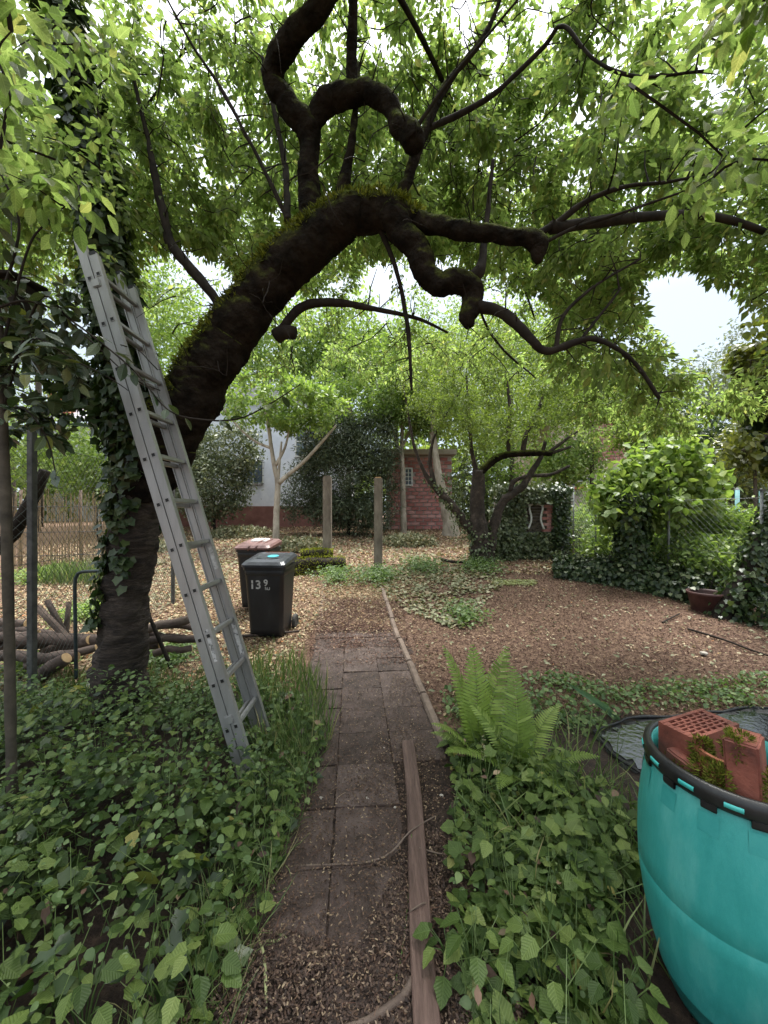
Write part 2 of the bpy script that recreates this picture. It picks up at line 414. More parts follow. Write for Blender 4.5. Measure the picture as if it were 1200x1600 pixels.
# mossy limb: moss grows on the upper side
def mossbark(name, lo, hi):
    m, t, N, L, p = nodes(name)
    tcn = N.new('ShaderNodeTexCoord')
    n1 = N.new('ShaderNodeTexNoise'); n1.inputs['Scale'].default_value = 9; n1.inputs['Detail'].default_value = 8
    L.new(tcn.outputs['Object'], n1.inputs['Vector'])
    bark = ramp(t, [(0.3, (0.006, 0.005, 0.004)), (0.7, (0.028, 0.021, 0.016))]); L.new(n1.outputs['Fac'], bark.inputs['Fac'])
    n3 = N.new('ShaderNodeTexNoise'); n3.inputs['Scale'].default_value = 45; n3.inputs['Detail'].default_value = 6
    L.new(tcn.outputs['Object'], n3.inputs['Vector'])
    moss = ramp(t, [(0.3, (0.022, 0.03, 0.006)), (0.55, (0.07, 0.085, 0.014)), (0.75, (0.16, 0.165, 0.035))]); L.new(n3.outputs['Fac'], moss.inputs['Fac'])
    ge = N.new('ShaderNodeNewGeometry')
    sx = N.new('ShaderNodeSeparateXYZ'); L.new(ge.outputs['Normal'], sx.inputs[0])
    ad = N.new('ShaderNodeMath'); ad.operation = 'MULTIPLY_ADD'; ad.inputs[1].default_value = 1.3
    L.new(n1.outputs['Fac'], ad.inputs[0]); L.new(sx.outputs['Z'], ad.inputs[2])
    mr = N.new('ShaderNodeMapRange'); mr.inputs['From Min'].default_value = lo; mr.inputs['From Max'].default_value = hi
    L.new(ad.outputs[0], mr.inputs['Value'])
    mxx = N.new('ShaderNodeMix'); mxx.data_type = 'RGBA'
    L.new(mr.outputs['Result'], mxx.inputs[0]); L.new(bark.outputs['Color'], mxx.inputs[6]); L.new(moss.outputs['Color'], mxx.inputs[7])
    L.new(mxx.outputs[2], p.inputs['Base Color'])
    p.inputs['Roughness'].default_value = 0.95; p.inputs['Specular IOR Level'].default_value = 0.08
    b = N.new('ShaderNodeBump'); b.inputs['Strength'].default_value = 1.0; b.inputs['Distance'].default_value = 0.03
    n4 = N.new('ShaderNodeTexNoise'); n4.inputs['Scale'].default_value = 28; n4.inputs['Detail'].default_value = 8
    L.new(tcn.outputs['Object'], n4.inputs['Vector'])
    L.new(n4.outputs['Fac'], b.inputs['Height']); L.new(b.outputs['Normal'], p.inputs['Normal'])
    return m
M['mossbark'] = mossbark('mossy_limb_bark', 0.7, 1.35)

LM = {}
LM['cherry'] = leafmat('cherry_leaf', [(0.0, (0.085, 0.128, 0.044)), (0.5, (0.125, 0.175, 0.06)), (0.9, (0.175, 0.222, 0.088)), (1.0, (0.21, 0.21, 0.08))], (2.05, 2.15, 1.3), 0.5, 0.62, .3, True)
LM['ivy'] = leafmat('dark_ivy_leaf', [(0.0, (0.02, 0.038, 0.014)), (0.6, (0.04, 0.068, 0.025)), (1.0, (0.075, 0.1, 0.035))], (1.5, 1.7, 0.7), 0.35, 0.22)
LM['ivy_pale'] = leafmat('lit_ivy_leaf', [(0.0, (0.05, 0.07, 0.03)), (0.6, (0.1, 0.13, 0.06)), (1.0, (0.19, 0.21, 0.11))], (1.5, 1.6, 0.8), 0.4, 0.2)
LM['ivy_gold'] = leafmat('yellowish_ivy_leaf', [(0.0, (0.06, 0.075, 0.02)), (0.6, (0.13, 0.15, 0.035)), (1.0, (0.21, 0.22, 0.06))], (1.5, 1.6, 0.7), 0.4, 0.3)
LM['laurel'] = leafmat('glossy_evergreen_leaf', [(0.0, (0.022, 0.04, 0.016)), (0.7, (0.04, 0.066, 0.028)), (0.93, (0.09, 0.12, 0.05)), (1.0, (0.22, 0.24, 0.06))], (1.5, 1.7, 0.7), 0.28, 0.15, 0.6, True)
LM['cover'] = leafmat('ground_cover_leaf', [(0.0, (0.03, 0.056, 0.013)), (0.4, (0.072, 0.116, 0.027)), (0.75, (0.122, 0.174, 0.042)), (0.92, (0.168, 0.215, 0.06)), (0.985, (0.13, 0.19, 0.065)), (1.0, (0.27, 0.24, 0.07))], (1.3, 1.6, 0.7), 0.45, 0.3, 0.28, True)
LM['cover2'] = leafmat('small_weed_leaf', [(0.0, (0.06, 0.105, 0.034)), (0.6, (0.115, 0.18, 0.06)), (1.0, (0.19, 0.25, 0.095))], (1.4, 1.6, 0.8), 0.5, 0.3)
LM['grass'] = leafmat('grass_blade', [(0.0, (0.06, 0.1, 0.03)), (0.6, (0.11, 0.17, 0.05)), (0.9, (0.19, 0.23, 0.09)), (1.0, (0.32, 0.27, 0.14))], (1.4, 1.5, 0.8), 0.5, 0.3)
LM['fern'] = leafmat('fern_frond', [(0.0, (0.135, 0.2, 0.04)), (0.5, (0.195, 0.275, 0.06)), (1.0, (0.28, 0.36, 0.1))], (1.5, 1.6, 0.7), 0.5, 0.4)
LM['bright'] = leafmat('fresh_green_leaf', [(0.0, (0.12, 0.19, 0.05)), (0.5, (0.19, 0.275, 0.08)), (1.0, (0.29, 0.36, 0.125))], (1.4, 1.5, 0.7), 0.45, 0.42)
LM['apple'] = leafmat('small_apple_leaf', [(0.0, (0.1, 0.15, 0.042)), (0.5, (0.165, 0.225, 0.065)), (1.0, (0.25, 0.3, 0.105))], (1.5, 1.6, 0.7), 0.5, 0.42)
LM['yew'] = leafmat('yew_needle', [(0.0, (0.035, 0.05, 0.026)), (0.6, (0.075, 0.1, 0.054)), (1.0, (0.16, 0.19, 0.11))], (1.3, 1.4, 0.8), 0.5, 0.12)
LM['olive'] = leafmat('olive_shrub_leaf', [(0.0, (0.06, 0.08, 0.042)), (0.6, (0.12, 0.145, 0.08)), (1.0, (0.24, 0.25, 0.15))], (1.3, 1.4, 0.8), 0.4, 0.2)
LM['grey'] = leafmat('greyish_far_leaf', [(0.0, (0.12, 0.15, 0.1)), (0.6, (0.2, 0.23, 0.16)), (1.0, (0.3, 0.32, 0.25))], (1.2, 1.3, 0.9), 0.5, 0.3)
LM['moss'] = leafmat('moss_tuft', [(0.0, (0.05, 0.06, 0.01)), (0.6, (0.13, 0.15, 0.025)), (1.0, (0.24, 0.25, 0.05))], (1.3, 1.3, 0.6), 0.8, 0.3, 0.1)
LM['moss_bright'] = leafmat('bright_moss', [(0.0, (0.14, 0.16, 0.02)), (0.6, (0.26, 0.29, 0.035)), (1.0, (0.4, 0.42, 0.07))], (1.3, 1.3, 0.6), 0.8, 0.3, 0.1)
LM['litter'] = leafmat('dry_leaf_litter', [(0.0, (0.09, 0.055, 0.034)), (0.25, (0.22, 0.14, 0.082)), (0.5, (0.38, 0.275, 0.165)), (0.78, (0.5, 0.4, 0.27)), (0.9, (0.34, 0.33, 0.17)), (1.0, (0.4, 0.17, 0.07))], (1.1, 1.0, 0.8), 0.8, 0.15, 0.2)
LM['mulch'] = leafmat('red_brown_bark_mulch', [(0.0, (0.035, 0.018, 0.013)), (0.45, (0.08, 0.041, 0.029)), (0.8, (0.14, 0.078, 0.056)), (0.96, (0.22, 0.14, 0.1)), (1.0, (0.38, 0.29, 0.2))], (1.1, 1.0, 0.8), 0.8, 0.1, 0.2)
LM['mulch2'] = leafmat('damp_bark_crumbs', [(0.0, (0.02, 0.012, 0.009)), (0.5, (0.055, 0.032, 0.024)), (0.85, (0.11, 0.07, 0.05)), (1.0, (0.26, 0.19, 0.13))], (1.1, 1.0, 0.8), 0.6, 0.1, 0.3)
LM['litter_dark'] = leafmat('damp_wood_litter', [(0.0, (0.025, 0.015, 0.011)), (0.5, (0.07, 0.04, 0.027)), (0.85, (0.14, 0.085, 0.055)), (1.0, (0.32, 0.24, 0.15))], (1.1, 1.0, 0.8), 0.6, 0.1, 0.3)
LM['cutgreen'] = leafmat('cut_ivy_heap', [(0.0, (0.1, 0.11, 0.05)), (0.5, (0.2, 0.205, 0.11)), (0.8, (0.33, 0.32, 0.2)), (1.0, (0.3, 0.2, 0.11))], (1.2, 1.2, 0.8), 0.6, 0.2)
LM['pale_strap'] = leafmat('wilted_pale_leaf', [(0.0, (0.2, 0.24, 0.09)), (1.0, (0.38, 0.4, 0.2))], (1.2, 1.2, 0.7), 0.5, 0.3)
LM['iris'] = leafmat('bluish_strap_leaf', [(0.0, (0.1, 0.19, 0.1)), (1.0, (0.2, 0.3, 0.19))], (1.2, 1.3, 0.8), 0.4, 0.3)
LM['flower'] = leafmat('yellow_petal', [(0.0, (0.7, 0.5, 0.03)), (1.0, (0.8, 0.6, 0.05))], (1.1, 1.1, 0.7), 0.5, 0.3)

# ------------------------------------------------------------------ leaf meshes
T_OV = (np.array([(0, 0, 0), (-.21, .25, .05), (.21, .25, .05), (0, .3, 0), (-.25, .55, .035), (.25, .55, .035), (0, .62, -.02), (0, 1, -.12)], float),
        [(0, 3, 1), (0, 2, 3), (1, 3, 6), (1, 6, 4), (3, 2, 5), (3, 5, 6), (4, 6, 7), (6, 5, 7)])
T_BROAD = (np.array([(0, 0, 0), (-.33, .18, .05), (.33, .18, .05), (0, .3, -.01), (-.4, .48, .04), (.4, .48, .04), (0, .62, -.02), (-.2, .82, 0), (.2, .82, 0), (0, 1, -.1)], float),
           [(0, 3, 1), (0, 2, 3), (1, 3, 6), (1, 6, 4), (3, 2, 5), (3, 5, 6), (4, 6, 7), (6, 5, 8), (7, 6, 9), (6, 8, 9)])
def make_leaf(w, n=6, serr=.0, curl=.12, fold=.08, belly=.42):
    """leaf with a midrib fold, a curving length and a toothed margin"""
    V, Fc = [], []
    for i in range(n + 1):
        t = i / n
        sh = math.sin(math.pi * t ** (math.log(.5) / math.log(belly))) ** .8 if 0 < t < 1 else 0
        zc = -curl * t * t
        V.append((0, t, zc))
        if 0 < i < n:
            k = 1 + serr * (1 if i % 2 else -1)
            V.append((-w * sh * k, t - .03, zc + fold * sh)); V.append((w * sh * k, t - .03, zc + fold * sh))
    mid = lambda i: 0 if i == 0 else 1 + 3 * (i - 1)
    for i in range(n):
        a, b = mid(i), mid(i + 1)
        if i == 0: Fc += [(a, b, b + 1), (a, b + 2, b)]
        elif i == n - 1: Fc += [(a, b, a + 1), (a, a + 2, b)]
        else: Fc += [(a, b, b + 1), (a, b + 1, a + 1), (a, a + 2, b + 2), (a, b + 2, b)]
    return (np.array(V, float), Fc)
T_FINE = make_leaf(.4, 6, .09, .18, .09, .38)
T_CHERRY = make_leaf(.25, 8, .06, .16, .07, .5)
T_LAUREL = make_leaf(.24, 8, 0, .14, .05, .5)
T_RH = (np.array([(0, 0, 0), (-.27, .45, .07), (.27, .45, .07), (0, 1, -.06)], float), [(0, 3, 1), (0, 2, 3)])
T_OV4 = (np.array([(0, 0, 0), (-.24, .38, .06), (.24, .38, .06), (0, .42, 0), (0, 1, -.1)], float), [(0, 3, 1), (0, 2, 3), (1, 3, 4), (3, 2, 4)])
T_IVY6 = (np.array([(0, .3, -.03), (0, .02, 0), (-.42, .12, .04), (-.36, .56, .03), (0, 1, -.04), (.36, .56, .03), (.42, .12, .04)], float), [(0, i, i + 1) for i in range(1, 6)] + [(0, 6, 1)])
T_NARROW = (np.array([(0, 0, 0), (-.12, .45, .04), (.12, .45, .04), (0, 1, -.06)], float), [(0, 3, 1), (0, 2, 3)])
T_IVY = (np.array([(0, .32, -.03), (0, .06, 0), (-.36, -.04, .04), (-.36, .2, .02), (-.47, .44, .05), (-.29, .62, .02), (0, 1, -.04), (.29, .62, .02), (.47, .44, .05), (.36, .2, .02), (.36, -.04, .04)], float),
         [(0, i, i + 1) for i in range(1, 10)] + [(0, 10, 1)])
T_BLADE = (np.array([(-.022, 0, 0), (.022, 0, 0), (-.02, .4, .03), (.02, .4, .03), (-.013, .75, -.02), (.013, .75, -.02), (0, 1, -.16)], float),
           [(0, 1, 3), (0, 3, 2), (2, 3, 5), (2, 5, 4), (4, 5, 6)])
T_CHIP = (np.array([(-.5, 0, 0), (.5, .15, 0), (.35, .5, .12), (-.3, .45, 0)], float), [(0, 1, 2), (0, 2, 3)])

def nrm(a): return a / np.maximum(np.linalg.norm(a, axis=1, keepdims=True), 1e-9)
def frames(fwd, up):
    y = nrm(fwd)
    z = up - (up * y).sum(1, keepdims=True) * y
    bad = np.linalg.norm(z, axis=1) < 1e-4
    z[bad] = np.cross(y[bad], [[1, 0.3, 0.2]])
    z = nrm(z)
    return np.cross(y, z), y, z
def leaves(name, tmpl, pos, fwd, up, size, material, parent=None, kind='stuff', wide=None, rnd=None):
    """one mesh holding many leaves; each face carries its leaf's random value"""
    T, Fc = tmpl
    pos = np.asarray(pos, float); n = len(pos)
    x, y, z = frames(np.asarray(fwd, float), np.asarray(up, float))
    s = np.asarray(size, float).reshape(-1, 1, 1) * np.ones((n, 1, 1))
    wd = (np.ones(n) if wide is None else np.asarray(wide)).reshape(-1, 1, 1)
    Vv = pos[:, None, :] + s * (T[None, :, 0:1] * x[:, None, :] * wd + T[None, :, 1:2] * y[:, None, :] + T[None, :, 2:3] * z[:, None, :])
    Vv = Vv.reshape(-1, 3)
    Fa = np.array(Fc, int)
    Fa = (Fa[None] + (np.arange(n) * len(T))[:, None, None]).reshape(-1, 3)
    me = bpy.data.meshes.new(name)
    me.vertices.add(len(Vv)); me.vertices.foreach_set('co', Vv.astype(np.float32).ravel())
    nf = len(Fa)
    me.loops.add(nf * 3); me.loops.foreach_set('vertex_index', Fa.astype(np.int32).ravel())
    me.polygons.add(nf)
    me.polygons.foreach_set('loop_start', np.arange(0, nf * 3, 3, dtype=np.int32))
    me.polygons.foreach_set('loop_total', np.full(nf, 3, np.int32))
    me.update(calc_edges=True)
    if material.get('vein'):
        lv = me.attributes.new('luv', 'FLOAT_VECTOR', 'POINT')
        lv.data.foreach_set('vector', np.tile(np.column_stack([T[:, :2], np.zeros(len(T))]), (n, 1)).astype(np.float32).ravel())
    rv = rng.random(n) if rnd is None else np.asarray(rnd)
    at_ = me.attributes.new('rnd', 'FLOAT', 'FACE')
    at_.data.foreach_set('value', np.repeat(rv * 0.999, len(Fc)).astype(np.float32))
    return link(name, me, material, parent, kind)
def rdir(n): return nrm(rng.normal(size=(n, 3)))
_leafmesh = {}
def leaf_data(tmpl, material, key):
    """one shared mesh for single leaves that are objects of their own"""
    if key in _leafmesh: return _leafmesh[key]
    me = bpy.data.meshes.new(key)
    me.from_pydata([tuple(v) for v in tmpl[0]], [], tmpl[1])
    me.materials.append(material)
    me.update()
    lv = me.attributes.new('luv', 'FLOAT_VECTOR', 'POINT')
    lv.data.foreach_set('vector', np.column_stack([tmpl[0][:, :2], np.zeros(len(tmpl[0]))]).astype(np.float32).ravel())
    _leafmesh[key] = me
    return me
def single_leaf(tmpl, material, key, pos, fwd, up, size, parent, name='leaf'):
    me = leaf_data(tmpl, material, key)
    o = bpy.data.objects.new(name, me)
    COL.objects.link(o)
    x, y, z = frames(np.array([fwd], float), np.array([up], float))
    m = Matrix(((x[0][0], y[0][0], z[0][0]), (x[0][1], y[0][1], z[0][1]), (x[0][2], y[0][2], z[0][2]))).to_4x4() @ Matrix.Scale(float(size), 4)
    m.translation = Vector(pos)
    o.parent = parent
    if parent.type == 'EMPTY':
        o.matrix_parent_inverse = Matrix.Translation(parent.location).inverted()
    o.matrix_basis = m
    return o
def proj(p):
    p = np.asarray(p, float)
    d = np.maximum(p[:, 1], 1e-3)
    return CX + F * p[:, 0] / d, CY - F * (p[:, 2] - EYE) / d
def on_path(pts, rad, n, off=0.02):
    """n points on the skin of a tube, with outward normals"""
    A = np.array([tuple(p) for p in pts]); Rr = np.array(rad)
    i = rng.integers(0, len(A) - 1, n); t = rng.random((n, 1))
    c = A[i] * (1 - t) + A[i + 1] * t
    tan = nrm(A[i + 1] - A[i])
    o = rdir(n); o = nrm(o - (o * tan).sum(1, keepdims=True) * tan)
    r = (Rr[i] * (1 - t[:, 0]) + Rr[i + 1] * t[:, 0] + off * rng.random(n))[:, None]
    return c + o * r, o, tan
def ivy_leaves(name, pts, nor, material, parent, size=(.04, .08), droop=1.0, kind='stuff', tmpl=T_IVY):
    n = len(pts)
    fwd = nrm(np.array([[0, 0, -droop]]) + rdir(n) * .8 + nor * .35)
    up = nrm(nor + rdir(n) * .5 + np.array([[0, 0, .35]]))
    return leaves(name, tmpl, pts, fwd, up, rng.uniform(size[0], size[1], n), material, parent, kind)
def cover_leaves(name, xy, h, size, material, tmpl=T_BROAD, parent=None, tilt=.6, lift=0.0, kind='stuff', label=None, cat=None):
    """low plants: leaves held at mixed heights above the ground"""
    n = len(xy)
    z = gz(xy[:, 0], xy[:, 1]) + lift + h * (0.12 + 0.88 * rng.random(n) ** .8)
    pos = np.column_stack([xy, z])
    a = rng.random(n) * 2 * math.pi
    fwd = np.column_stack([np.cos(a), np.sin(a), rng.normal(-.15, .35, n)])
    up = nrm(np.array([[0, 0, 1.0]]) + rdir(n) * tilt)
    o = leaves(name, tmpl, pos, fwd, up, size, material, parent, kind)
    if label: tag(o, label, cat)
    return o
def inpoly(xy, poly):
    x, y = xy[:, 0], xy[:, 1]
    ins = np.zeros(len(xy), bool)
    j = len(poly) - 1
    for i in range(len(poly)):
        xi, yi = poly[i]; xj, yj = poly[j]
        c = ((yi > y) != (yj > y)) & (x < (xj - xi) * (y - yi) / (yj - yi + 1e-12) + xi)
        ins ^= c
        j = i
    return ins
def sample_poly(poly, n):
    lo = np.min(poly, 0); hi = np.max(poly, 0)
    out = np.zeros((0, 2))
    while len(out) < n:
        q = lo + rng.random((n * 2, 2)) * (hi - lo)
        out = np.vstack([out, q[inpoly(q, poly)]])
    return out[:n]
def groundpoly(px):
    return [(G(a, b).x, G(a, b).y) for a, b in px]
def clumpy(xy, scale=2.0, lo=.35):
    """keep more points where the growth is thick"""
    v = np.array([mnoise.noise((a * scale, b * scale, 3.1)) for a, b in xy])
    return xy[rng.random(len(xy)) < np.clip(.55 + v, lo, 1)]

# ================================================================== the setting: ground, path, pond
def axis(lo, hi, n, k):
    t = np.linspace(-1, 1, n)
    s = np.sinh(k * t) / math.sinh(k)
    return np.where(s < 0, -s * lo, s * hi)
gx = axis(-150, 150, 161, 4.6)
gy = np.concatenate([np.linspace(-60, -2, 20), np.linspace(-1.8, 12, 120), np.linspace(12.2, 30, 40), np.geomspace(31, 300, 24)])
XX, YY = np.meshgrid(gx, gy)
ZZ = gz(XX, YY)
vs = np.column_stack([XX.ravel(), YY.ravel(), ZZ.ravel()])
nx = len(gx)
fs = [(j * nx + i, j * nx + i + 1, (j + 1) * nx + i + 1, (j + 1) * nx + i) for j in range(len(gy) - 1) for i in range(nx - 1)]
me = bpy.data.meshes.new('ground'); me.from_pydata(vs.tolist(), [], fs); me.update()
tag(link('ground', me, M['ground'], smooth=True), kind='structure')

# path of square slabs, heading slightly left
PA = math.radians(4.6)
pu, pr = Vector((-math.sin(PA), math.cos(PA), 0)), Vector((math.cos(PA), math.sin(PA), 0))
P0 = Vector((-0.083, 4.18, 0.0))
path = empty('path', (0, 2.5, 0)); tag(path, kind='structure')
# soil bed of the path with a ragged outline
def ragged(pts, amp=.05, sub=6, seed=0):
    out = []
    n = len(pts)
    for i in range(n):
        a, b = Vector(pts[i]), Vector(pts[(i + 1) % n])
        for k in range(sub):
            q = a.lerp(b, k / sub)
            out.append((q.x + amp * mnoise.noise((q.x * 3 + seed, q.y * 3, 0)), q.y + amp * mnoise.noise((q.x * 3, q.y * 3 + seed, 5))))
    return out
def sheet(name, poly, z, material, parent=None, kind=None, cell=.045):
    """a thin layer that follows the ground, made of small cells"""
    lo = np.min(poly, 0); hi = np.max(poly, 0)
    nx_, ny_ = int((hi[0] - lo[0]) / cell) + 2, int((hi[1] - lo[1]) / cell) + 2
    X_, Y_ = np.meshgrid(lo[0] + cell * np.arange(nx_), lo[1] + cell * np.arange(ny_))
    cc = np.column_stack([(X_[:-1, :-1] + cell / 2).ravel(), (Y_[:-1, :-1] + cell / 2).ravel()])
    ok = inpoly(cc, poly).reshape(ny_ - 1, nx_ - 1)
    vv = np.column_stack([X_.ravel() + .3 * cell * np.sin(Y_.ravel() * 37 + X_.ravel() * 11), Y_.ravel() + .3 * cell * np.sin(X_.ravel() * 41), (gz(X_, Y_) + z).ravel()])
    ff = [(j * nx_ + i, j * nx_ + i + 1, (j + 1) * nx_ + i + 1, (j + 1) * nx_ + i) for j, i in zip(*np.nonzero(ok))]
    used = np.unique(np.array(ff)); rm = -np.ones(len(vv), int); rm[used] = np.arange(len(used))
    me = bpy.data.meshes.new(name); me.from_pydata(vv[used].tolist(), [], [tuple(int(rm[k]) for k in f) for f in ff]); me.update()
    return link(name, me, material, parent, kind, True)
bed = [(-0.75, 0.2), (0.62, 0.2), (0.55, 2.0), (0.42, 2.7), (0.33, 3.9), (0.28, 4.9), (-0.85, 4.9), (-0.75, 3.6), (-0.62, 2.4), (-0.8, 1.4)]
sheet('soil_bed', ragged(bed, .07), 0.005, M['soil'], path)
S = 0.35
slab_me = []
for k in range(5):
    mb = MB(); mb.box((0, 0, 0), (S - .008, S - .008, .04))
    me = mb.mesh('slab')
    bm = bmesh.new(); bm.from_mesh(me)
    bmesh.ops.subdivide_edges(bm, edges=bm.edges[:], cuts=3, use_grid_fill=True)
    for v in bm.verts:
        ed = max(abs(v.co.x), abs(v.co.y)) > S / 2 - .01
        v.co.x += .006 * mnoise.noise((v.co.x * 9 + k * 7, v.co.y * 9, k)) * (1.5 if ed else 1)
        v.co.y += .006 * mnoise.noise((v.co.x * 9, v.co.y * 9 + k * 5, 2 + k)) * (1.5 if ed else 1)
        if v.co.z > 0: v.co.z += .004 * mnoise.noise((v.co.x * 11 + k, v.co.y * 11, 7)) - (.004 if ed else 0)
    bm.to_mesh(me); bm.free(); me.materials.append(M['slab'])
    slab_me.append(me)
for r_ in range(-9, 4):
    for c_ in range(-2, 1):
        if (r_, c_) in ( (-8, -2), (-9, -2), (-7, 0), (-9, 0), (-6, 0), (-5, 0)): continue
        o = bpy.data.objects.new('slab', random.choice(slab_me)); COL.objects.link(o)
        o.parent = path; o.matrix_parent_inverse = Matrix.Translation(path.location).inverted()
        q = P0 + pu * ((r_ - .5) * S) + pr * ((c_ + .5) * S)
        sink = random.uniform(-.004, .005) - (.006 if r_ < -5 else 0)
        o.location = (q.x, q.y, float(gz(q.x, q.y)) - .003 + sink)
        o.rotation_euler = (random.uniform(-.022, .022), random.uniform(-.022, .022), PA + random.uniform(-.012, .012) + random.choice((0, math.pi / 2, math.pi)))
# edging stones on both sides
for nm, a, b, n_, hgt in (('path_kerb', G(693, 1170), G(598, 922), 6, .045), ('path_kerb', G(497, 1000), G(508, 905), 4, .012)):
    e = empty(nm, a); tag(e, kind='structure')
    for k in range(n_):
        p1, p2 = a.lerp(b, k / n_ + .004), a.lerp(b, (k + 1) / n_ - .004)
        pts = [p1.lerp(p2, t) for t in np.linspace(0, 1, 5)]
        mb = MB()
        base = []
        dirv = (p2 - p1).normalized(); sd = Vector((dirv.y, -dirv.x, 0)).normalized()
        off = sd * random.uniform(-.012, .012)
        prof = [(-.032, -.05), (.032, -.05), (.034, hgt * .6), (.02, hgt), (-.02, hgt), (-.034, hgt * .6)]
        vv, ff = [], []
        for i, q in enumerate(pts):
            zz = float(gz(q.x, q.y))
            for (u_, h_) in prof:
                c = q + off + sd * (u_ + .004 * mnoise.noise((q.x * 6, q.y * 6, u_ * 30)))
                vv.append((c.x, c.y, zz + h_ + .005 * mnoise.noise((q.x * 9, q.y * 9, 4 + u_ * 40))))
        m_ = len(prof)
        for i in range(4):
            for j in range(m_): ff.append((i * m_ + j, i * m_ + (j + 1) % m_, (i + 1) * m_ + (j + 1) % m_, (i + 1) * m_ + j))
        ff.append(tuple(range(m_))[::-1]); ff.append(tuple(4 * m_ + j for j in range(m_)))
        mb.add(vv, ff).build('kerb_stone', M['kerb'], e)
# soil patches in the bed right and left
sheet('bare_soil', ragged([(-4.5, -1.5), (-.62, -1.5), (-.6, 1.2), (-.55, 2.6), (-.7, 3.3), (-2.0, 3.6), (-4.5, 3.8)], .12, 8, 3), .004, M['soil'], None, 'structure')
sheet('bare_soil', ragged([(.5, -1.5), (4.5, -1.5), (4.5, 2.9), (2.2, 3.0), (1.0, 3.1), (.42, 2.75), (.52, 1.2)], .1, 8, 9), .004, M['soil'], None, 'structure')
# shallow pond with liner
pond = ragged(groundpoly([(938, 1152), (985, 1136), (1060, 1128), (1160, 1118), (1240, 1116), (1260, 1140), (1200, 1195), (1030, 1222), (985, 1194)]), .05, 6, 2)
pl = [(1.0 * (x - 1.95) * 1.12 + 1.95, (y - 2.65) * 1.2 + 2.65) for x, y in pond]
sheet('pond_liner', pl, .010, M['tank'], None, 'structure')
sheet('pond_water', pond, .018, M['water'], None, 'structure')
mb = MB()
pts = [Vector((x, y, .008 + .016 * (1 + mnoise.noise((x * 5, y * 5, 1))))) for x, y in pl]
k0 = len(pts)
mb.tube(pts + [pts[0]], [.008 + .012 * abs(mnoise.noise((q.x * 9, q.y * 9, 2))) for q in pts + [pts[0]]], 6)
tag(mb.build('pond_liner_fold', M['tank'], smooth=True), kind='structure')

# ================================================================== houses behind
def brick_wall(parent, x0, x1, z0, z1, y, bw, bh, holes=(), mort=M['mortar'], bm_=M['wallbrick'], keep=None):
    """bricks one by one in front of a mortar face (wall faces -y)"""
    me = MB().box((0, 0, 0), (bw - .045, .05, bh - .035)).mesh('brick'); me.materials.append(bm_)
    nrow = int((z1 - z0) / bh)
    cnt = 0
    for j in range(nrow):
        z = z0 + (j + .5) * bh
        nx_ = int((x1 - x0) / bw) + 1
        for i in range(nx_):
            x = x0 + (i + (.5 if j % 2 else 0)) * bw
            if x > x1 - bw * .3 or x < x0 + bw * .2: continue
            if any(a < x < b and c < z < d for a, b, c, d in holes): continue
            if keep and not keep(x, z): continue
            o = bpy.data.objects.new('brick', me); COL.objects.link(o)
            o.parent = parent; o.matrix_parent_inverse = Matrix.Translation(parent.location).inverted()
            o.location = (x, y + random.uniform(-.006, .006), z)
            cnt += 1
    return cnt

# white house with red-brown plinth and barred window
D = 17.0
hx0, hx1 = P(262, 800, D).x, P(532, 800, D).x
zb = float(gz(-5, D))
hw = empty('white_house', ((hx0 + hx1) / 2, D, zb), 'tall white rendered house with red-brown plinth behind the laurel shrub', 'house')
ztop = P(0, 625, D).z
MB().box(((hx0 + hx1) / 2, D + 4, (zb + ztop) / 2), (hx1 - hx0, 8, ztop - zb)).build('wall', M['render_white'], hw)
zp = P(0, 791, D).z
MB().box(((hx0 + hx1) / 2, D + 3.96, (zb - .5 + zp) / 2), (hx1 - hx0 + .1, 8.1, zp - zb + .5)).build('plinth', M['plinth'], hw)
rf = MB()
xm = (hx0 + hx1) / 2
rf.add([(hx0 - .4, D - .4, ztop), (hx1 + .4, D - .4, ztop), (hx1 + .4, D + 8.4, ztop), (hx0 - .4, D + 8.4, ztop), (xm, D - .4, ztop + .5), (xm, D + 8.4, ztop + .5)], [(0, 1, 4), (2, 3, 5), (1, 2, 5, 4), (3, 0, 4, 5), (3, 2, 1, 0)])
rf.build('roof', M['roof'], hw)
